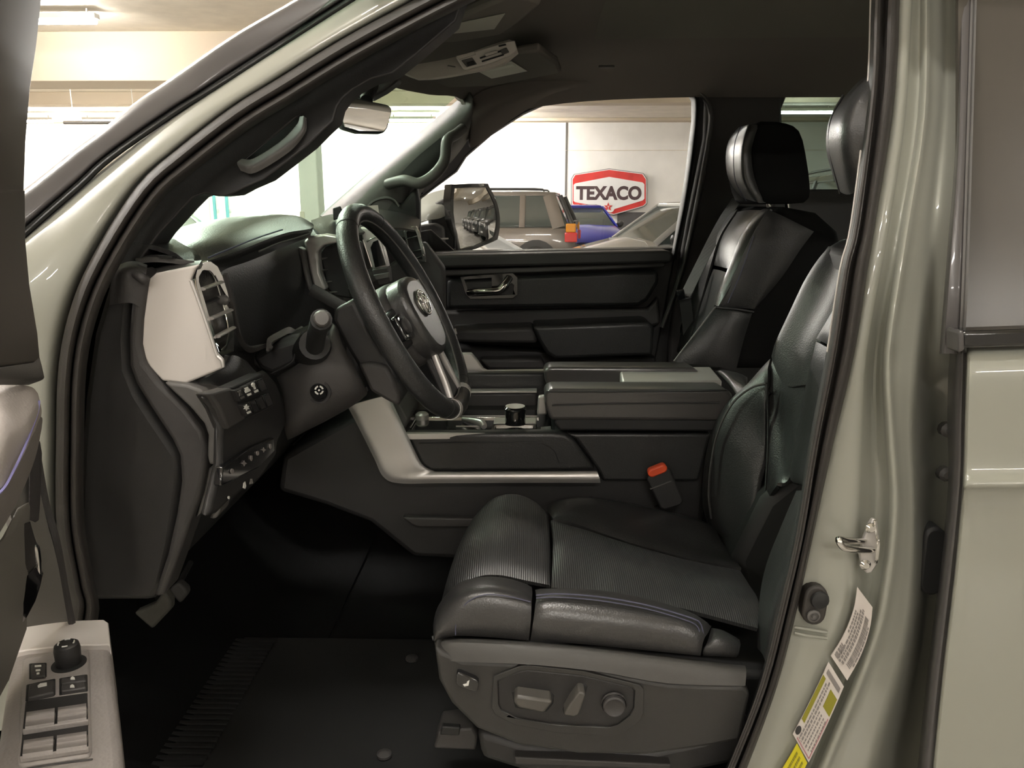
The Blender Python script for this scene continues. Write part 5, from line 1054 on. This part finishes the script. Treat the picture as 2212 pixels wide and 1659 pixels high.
seam('armrest_top_seam', [(1180, 846, 1.4475), (1300, 846, 1.4475), (1450, 845, 1.4475), (1570, 842, 1.4475)], M['rubber2'], CC, .0016)
c_ = PZ(1342, 822, A.z - .004)
prism('armrest_lid', [PZ(1345, 824, A.z - .006), PZ(1560, 822, A.z - .006), PZ(1535, 792, A.z - .006), PZ(1345, 793, A.z - .006), PZ(1338, 800, A.z - .006)], (0, 0, -.03), M['satin'], CC, .004, label='brushed silver sliding lid')
box('armrest_well', A.x + .03, c_.x, 1.545, 1.655, bot + .03, bot + .05, M['rubber2'], CC, .003)
pad('armrest_rear', [[(1545, 798, 1.72), (1562, 812, 1.64), (1588, 848, 1.52)], [(1560, 796, 1.72), (1580, 808, 1.64), (1602, 838, 1.52)], [(1605, 808, 1.72), (1615, 812, 1.64), (1612, 832, 1.52)]], M['leather2'], CC, th=.02, tuck=.004)
# ================================================================== pedals and mat
BP = thing('brake_pedal', 'worn grey ribbed rubber brake pedal in the dark footwell', 'pedal', P(330, 1320, 1.15))
slab('pad', [(288, 1325), (300, 1320), (332, 1306), (354, 1277), (368, 1300), (368, 1318), (328, 1360)], 1.15, .02, mat('pedal_rubber', (.06, .058, .05), .7, bump=1, scale=90, kind='voronoi'), BP, .004)
tube('arm', [P(345, 1290, 1.17), P(360, 1230, 1.25), P(400, 1150, 1.3)], .008, M['rubber2'], BP)
AP = thing('accelerator_pedal', 'small plain dark grey pedal beside the ribbed pedal', 'pedal', P(385, 1280, 1.25))
slab('pad', [(362, 1276), (384, 1258), (402, 1274), (404, 1286), (388, 1306)], 1.25, .02, mat('pedal_plain', (.045, .043, .04), .7), AP, .005)
tube('arm', [P(385, 1265, 1.27), P(412, 1215, 1.34)], .005, M['rubber2'], AP)
FM = thing('floor_mat', 'black ribbed floor mat in the driver footwell', 'mat', (-.35, 1.2, .665))
box('base', -.62, .02, 1.03, 1.42,   .662, .670, M['matrub'], FM, .003)
for k in range(26): box('rib', -.61, -.50, 1.045 + k * .0142, 1.052 + k * .0142,   .670, .674, M['matrub'], FM, 0)
for a, b in ((890, 1424), (830, 1632)): lathe('clip', PZ(a, b, .672), (0, 0, 1), [(.012, 0), (.012, .004), (.005, .007)], M['blk2'], FM, n=12)
# ================================================================== rear-view mirror
RM = thing('rear_view_mirror', 'small black-framed rear-view mirror hanging from the windshield top', 'mirror', P(790, 215, 1.6))
qm = [(738, 262), (744, 218), (752, 211), (768, 211), (838, 226), (848, 234), (846, 246), (838, 276), (830, 287), (776, 286), (742, 276)]
m0 = P(790, 250, 1.55); mn = (Vector((.75, -.62, .19)).normalized() - Vector((-.205, .965, .11)).normalized()).normalized()
def onr(px, py, d=0):
    r = ray(px, py); c = m0 + mn * d; return CAM + r * ((c - CAM).dot(mn) / r.dot(mn))
prism('casing', [onr(*p) for p in qm], -mn * .03, M['blk'], RM, .005, seg=3)
qi = [(752 + (x - 752) * .96 + 2, 250 + (y - 250) * .93) for x, y in qm]
prism('glass', [onr(*p, .0008) for p in qi], -mn * .002, M['mirror'], RM, .0008)
tube('stem', [P(792, 216, 1.58), P(795, 196, 1.6), P(812, 178, 1.62)], [.012, .016, .022], M['blk'], RM, smooth=3, n=12)
slab('sensor_housing', [(738, 215), (758, 190), (800, 168), (856, 158), (862, 172), (830, 196), (800, 212), (772, 210)], 1.60, .05, M['blk2'], RM, .01, seg=3)
# ================================================================== overhead console and visors
OC = thing('overhead_console', 'pale grey overhead console with buttons below the roof lining', 'overhead console', PZ(1000, 125, 1.82))
def oq(px, py, d=0): return P(px, py, 1.60 + d)
pad('body', [[(858, 146, 1.58), (900, 139, 1.58), (983, 123, 1.58), (1060, 97, 1.58), (1100, 85, 1.58)], [(868, 154, 1.573), (908, 149, 1.572), (990, 134, 1.572), (1066, 110, 1.572), (1112, 91, 1.573)], [(886, 163, 1.566), (925, 160, 1.565), (1002, 147, 1.565), (1075, 128, 1.565), (1116, 104, 1.566)], [(903, 170, 1.562), (945, 167, 1.56), (1010, 156, 1.56), (1080, 140, 1.56), (1118, 112, 1.562)]], M['olight'], OC, nu=4, nv=4, th=.02)
def oslab(nm, pts, y, th, m, bev=.001, par=None): return slab(nm, pts, y, th, m, par or OC, bev)
mod = oslab('switch_module', [(984, 123), (1022, 112), (1095, 89), (1112, 87), (1117, 106), (1104, 118), (1060, 136), (1008, 150), (1000, 148)], 1.553, .012, M['satin2'], .002)
oslab('map_lamp', [(985, 121), (1024, 111), (1028, 117), (992, 128)], 1.548, .006, M['label'], par=mod)
oslab('switch', [(996, 130), (1020, 124), (1030, 138), (1008, 144)], 1.548, .006, M['grey'], par=mod)
oslab('switch_shadow', [(1008, 136), (1022, 131), (1027, 138), (1010, 143)], 1.546, .003, M['rubber2'], par=mod)
for a in ((1036, 124, 1083, 108), (1040, 131, 1088, 116)):
    oslab('switch_slot', [(a[0], a[1]), (a[2], a[3]), (a[2] + 1, a[3] + 3), (a[0] + 1, a[1] + 3)], 1.547, .004, M['rubber2'], par=mod)
oslab('switch', [(1080, 108), (1094, 102), (1100, 112), (1086, 118)], 1.546, .006, M['grey'], par=mod)
oslab('switch', [(1046, 117), (1072, 108), (1076, 113), (1050, 122)], 1.546, .006, M['label'], par=mod)
oslab('switch', [(1076, 98), (1092, 94), (1094, 97), (1078, 101)], 1.546, .004, M['rubber2'], par=mod)
oslab('console_line', [(968, 140), (984, 143), (984, 145), (966, 142)], 1.553, .004, M['grey'], par=mod)
PV = thing('sun_visor', 'folded passenger sun visor beyond the overhead console, with a pale label', 'visor', PZ(1080, 150, 1.81))
VZ = 1.805
prism('panel', [PZ(a, b, VZ) for a, b in ((900, 172), (935, 168), (1040, 150), (1120, 118), (1165, 112), (1205, 140), (1212, 158), (1120, 176), (1060, 186), (960, 190))], (0, 0, .018), M['head'], PV, .006)
prism('visor_label', [PZ(a, b, VZ - .002) for a, b in ((1024, 150), (1105, 133), (1139, 154), (1062, 170))], (0, 0, .001), mat('visor_label_paper', (.75, .72, .64), .6), PV, 0, label='pale warning label')
prism('label_rule', [PZ(a, b, VZ - .003) for a, b in ((1040, 153), (1108, 139), (1114, 143), (1046, 157))], (0, 0, .0006), mat('visor_label_band', (.85, .83, .74), .6), PV, 0)
DV = thing('sun_visor', 'near driver sun visor high at the top edge, with a dim grey label', 'visor', PZ(1040, 40, 1.80))
VZ = 1.805
prism('panel', [PZ(a, b, VZ) for a, b in ((900, 92), (985, 42), (1060, 10), (1108, -10), (1170, 10), (1120, 52), (1085, 76), (985, 92))], (0, 0, .018), M['head'], DV, .006)
prism('visor_label', [PZ(a, b, VZ - .002) for a, b in ((952, 76), (994, 50), (1091, 30), (1068, 63))], (0, 0, .001), mat('visor_label_dim', (.5, .48, .43), .6), DV, 0, label='dim grey warning label')
# ================================================================== driver door, swung open at the left
DD = thing('driver_door', 'open driver door at the left edge, with leather armrest and window switches', 'door', (-.55, .75, .7))
def dY(x): return .70 + x * .0011
def dp(pts, d=0): return [(x, y, dY(x) + d) for x, y in pts]
slab('window_frame', dp([(-60, -60), (50, -60), (46, 0), (36, 90), (22, 180), (12, 300), (8, 420), (-60, 420)]), None, .03, M['dframe'], DD, .006)
seam('frame_edge', dp([(45, -20), (38, 60), (27, 150), (24, 190)], -.003), M['satin'], DD, .0011)
slab('front_post', dp([(-60, 410), (10, 405), (12, 520), (22, 620), (42, 730), (48, 788), (44, 796), (-60, 806)], .002), None, .03, M['dframe'], DD, .006)
slab('sail_panel', dp([(-60, 808), (42, 794), (47, 782), (52, 800), (60, 834), (-60, 834)], -.001), None, .03, M['grey'], DD, .004)
pad('upper_pad', [[(-160, 828, .64), (-60, 828, .69), (0, 829, .71), (45, 831, .745), (70, 837, .765), (82, 850, .78)], [(-160, 890, .60), (-60, 880, .64), (0, 872, .66), (45, 868, .70), (75, 866, .73), (88, 874, .765)], [(-160, 1010, .52), (-60, 985, .56), (0, 960, .59), (40, 930, .65), (70, 900, .70), (90, 890, .765)],
    [(-160, 1140, .49), (-60, 1090, .53), (0, 1056, .565), (30, 1015, .62), (62, 955, .68), (86, 912, .76)]], M['padg'], DD, nu=5, nv=5, th=.03, label='soft lit leather top pad')
seam('pad_stitching', [(-60, 1100, .525), (0, 1064, .56), (28, 1020, .60), (58, 955, .665), (80, 895, .735), (85, 866, .75)], M['lstitch'], DD, .0011)
pad('pad_lower_band', [[(-160, 1150, .495), (-60, 1100, .53), (0, 1066, .565), (32, 1020, .62), (64, 955, .69), (88, 900, .76)], [(-160, 1230, .56), (-60, 1170, .60), (0, 1110, .64), (40, 1050, .67), (72, 975, .72), (92, 905, .775)], [(-160, 1320, .60), (-60, 1240, .66), (0, 1150, .69), (42, 1075, .71), (76, 990, .75), (90, 925, .79)]], M['leatherg'], DD, nu=4, nv=4, th=.03)
pad('inner_panel', [[(76, 960, .80), (82, 1000, .80), (92, 1070, .80), (105, 1130, .80), (125, 1200, .80), (142, 1290, .80), (152, 1342, .80)], [(50, 1030, .765), (60, 1080, .765), (76, 1150, .765), (90, 1200, .765), (98, 1260, .765), (102, 1310, .765), (100, 1348, .765)], [(20, 1100, .73), (30, 1140, .73), (45, 1190, .73), (52, 1240, .73), (50, 1290, .73), (44, 1330, .73), (36, 1358, .73)]], M['doorg'], DD, nu=4, nv=4, th=.03)
seam('panel_edge', [(80, 985, .795), (98, 1085, .80), (122, 1170, .80), (140, 1270, .80), (156, 1350, .80)], M['blk2'], DD, .004)
slab('upper_trim', dp([(75, 955), (80, 985), (78, 1060), (72, 1150), (66, 1160), (60, 1100), (62, 1020)], -.01), None, .01, M['molding'], DD, .003)
slab('door_panel_front', dp([(-120, 1180), (-30, 1190), (0, 1165), (36, 1095), (40, 1110), (36, 1250), (33, 1380), (-10, 1500), (-120, 1700)], -.03), None, .02, M['doorg'], DD, .006)
seam('front_stitching', dp([(-4, 1350), (14, 1300), (28, 1240), (36, 1215)], -.036), M['lstitch'], DD, .001)
slab('handle_cup', dp([(36, 1140), (50, 1136), (60, 1170), (74, 1210), (72, 1225), (50, 1245), (34, 1258)], -.035), None, .012, M['blk2'], DD, .003)
slab('handle_tab', dp([(38, 1140), (48, 1136), (47, 1158), (37, 1162)], -.038), None, .006, M['satin'], DD, .002)
tube('inner_handle', [P(66, 1178, dY(66) - .03), P(74, 1184, dY(74) - .035), P(78, 1215, dY(78) - .036), P(82, 1246, dY(82) - .03)], [.0035, .005, .005, .004], M['chrome'], DD, smooth=4, label='chrome inner door handle')
slab('handle_trim', dp([(35, 1260), (50, 1248), (72, 1226), (84, 1250), (80, 1262), (64, 1310), (45, 1345), (29, 1368), (32, 1320)], -.036), None, .01, M['gloss'], DD, .003, label='dark glossy handle trim')
seam('trim_edge', dp([(66, 1310), (52, 1335), (38, 1352)], -.038), M['chrome'], DD, .0011)
# armrest with the switch panel: level top
ZA = 1.05
def A_(px, py, h=0): return PZ(px, py, ZA + h)
def aprism(nm, pts, h, m, th=.01, bevel=.002, holes=(), par=None, label=None, seg=2): return prism(nm, [A_(a, b, h) for a, b in pts], (0, 0, -th), m, par or DD, bevel, [[A_(a, b, h) for a, b in q] for q in holes], label=label, seg=seg)
armo = [(25, 1412), (60, 1404), (150, 1395), (232, 1393), (240, 1400), (250, 1500), (262, 1600), (270, 1700), (275, 1800), (-60, 1800), (-35, 1700), (-5, 1600), (10, 1500)]
aprism('armrest', armo, 0, M['leatherg'], .10, .008, label='grey armrest carrying the window switches', seg=3)
aprism('armrest_cap', [(28, 1410), (30, 1368), (40, 1352), (120, 1342), (224, 1338), (234, 1345), (238, 1395), (232, 1392), (150, 1394), (60, 1403)], .006, M['satin2'], .09, .006, label='silver front cap of the armrest')
panel = [(48, 1427), (56, 1420), (120, 1408), (185, 1402), (192, 1406), (195, 1500), (198, 1620), (192, 1632), (50, 1652), (38, 1648), (42, 1560)]
PN = aprism('switch_panel', panel, .003, M['leatherg'], .006, .002)
def sw_(nm, pts, h, m, par=PN, th=.008, bv=.0015): return aprism(nm, pts, h, m, th, bv, par=par)
sw_('button_gap', [(62, 1432), (101, 1430), (101, 1461), (62, 1466)], .004, M['rubber2'])
sw_('lock_button', [(67, 1434), (98, 1432), (98, 1459), (67, 1462)], .0065, M['blk2'])
for a in ((75, 1437, 14), (77, 1446, 10), (79, 1453, 6)): sw_('button_mark', [(a[0], a[1]), (a[0] + a[2], a[1] - 1), (a[0] + a[2], a[1] + 2), (a[0], a[1] + 3)], .0072, M['white'], th=.0007, bv=0)
kb = A_(150, 1440, 0)
lathe('knob_recess', kb, (0, 0, 1), [(.0165, 0), (.0165, .004), (.001, .004)], M['rubber2'], PN, n=28)
lathe('mirror_knob', kb, (0, 0, 1), [(.0115, .002), (.0115, .008), (.0120, .009), (.0125, .020), (.0115, .0255), (.0095, .027), (.001, .0272)], M['blk'], PN, n=28, label='round black mirror adjuster knob')
for a0 in (0, 90, 180, 270):
    tp = kb + V(0, 0, .0275); tube('knob_mark', [tp + V(.0075 * math.cos(R(a0 + d)), .0075 * math.sin(R(a0 + d)), 0) for d in (0, 20, 40)], .0008, M['white'], PN, n=6)
sw_('button_gap', [(56, 1478), (120, 1464), (120, 1500), (54, 1514)], .004, M['rubber2'])
sw_('window_lock_button', [(62, 1478), (117, 1467), (117, 1495), (60, 1507)], .0075, M['blk2'])
sw_('button_mark', [(81, 1481), (87, 1476), (101, 1474), (101, 1480), (82, 1484)], .0085, M['white'], th=.0008, bv=0)
sw_('button_gap', [(127, 1464), (189, 1455), (190, 1492), (127, 1501)], .004, M['rubber2'])
sw_('door_lock_button', [(132, 1465), (186, 1457), (186, 1470), (132, 1477)], .0075, M['blk2'])
sw_('door_lock_button', [(132, 1478), (186, 1471), (186, 1485), (132, 1493)], .0075, M['blk2'])
for a, b in ((157, 1464), (156, 1481)): sw_('button_mark', [(a - 5, b + 3), (a - 4, b - 1), (a, b - 3), (a + 4, b - 1), (a + 5, b + 3)], .0085, M['white'], th=.0008, bv=0)
for r_, (q) in enumerate((((54, 1514), (190, 1495), (191, 1553), (48, 1575)), ((48, 1576), (191, 1556), (192, 1612), (42, 1634)))):
    q = list(q); sw_('window_switch_well', q, .0035, M['blk'])
    for c_ in range(2):
        u0, u1 = (.04, .48) if c_ == 0 else (.53, .97)
        P3 = lambda u, v, h: A_(*bil(q, u, v), h)
        rows = [[P3(u, .40, .003), P3(u, .52, .0105), P3(u, .75, .0065), P3(u, .93, .011)] for u in (u0, (u0 + u1) / 2, u1)]
        pad('window_switch', rows, M['leatherg'], PN, nu=2, nv=4, th=.004, label=None)
    for u in (0, ):
        sw_('switch_rail', [bil(q, 0, .98), bil(q, 1, .98), bil(q, 1, 1.03), bil(q, 0, 1.03)], .009, M['leatherg'], th=.006)
seam('armrest_line', [tuple()] and [] or [A_(50, 1662, .001), A_(120, 1650, .001), A_(200, 1640, .001)], M['blk2'], DD, .0008)
# outer skin of the door, seen from the far side only
pad('door_skin', [[V(-.76, .93, z), V(-.86, .70, z), V(-.93, .45, z), V(-.98, .2, z)] for z in (.7, .95, 1.25, 1.40)], M['paint'], DD, th=.02, away=V(-3, 1, 1))
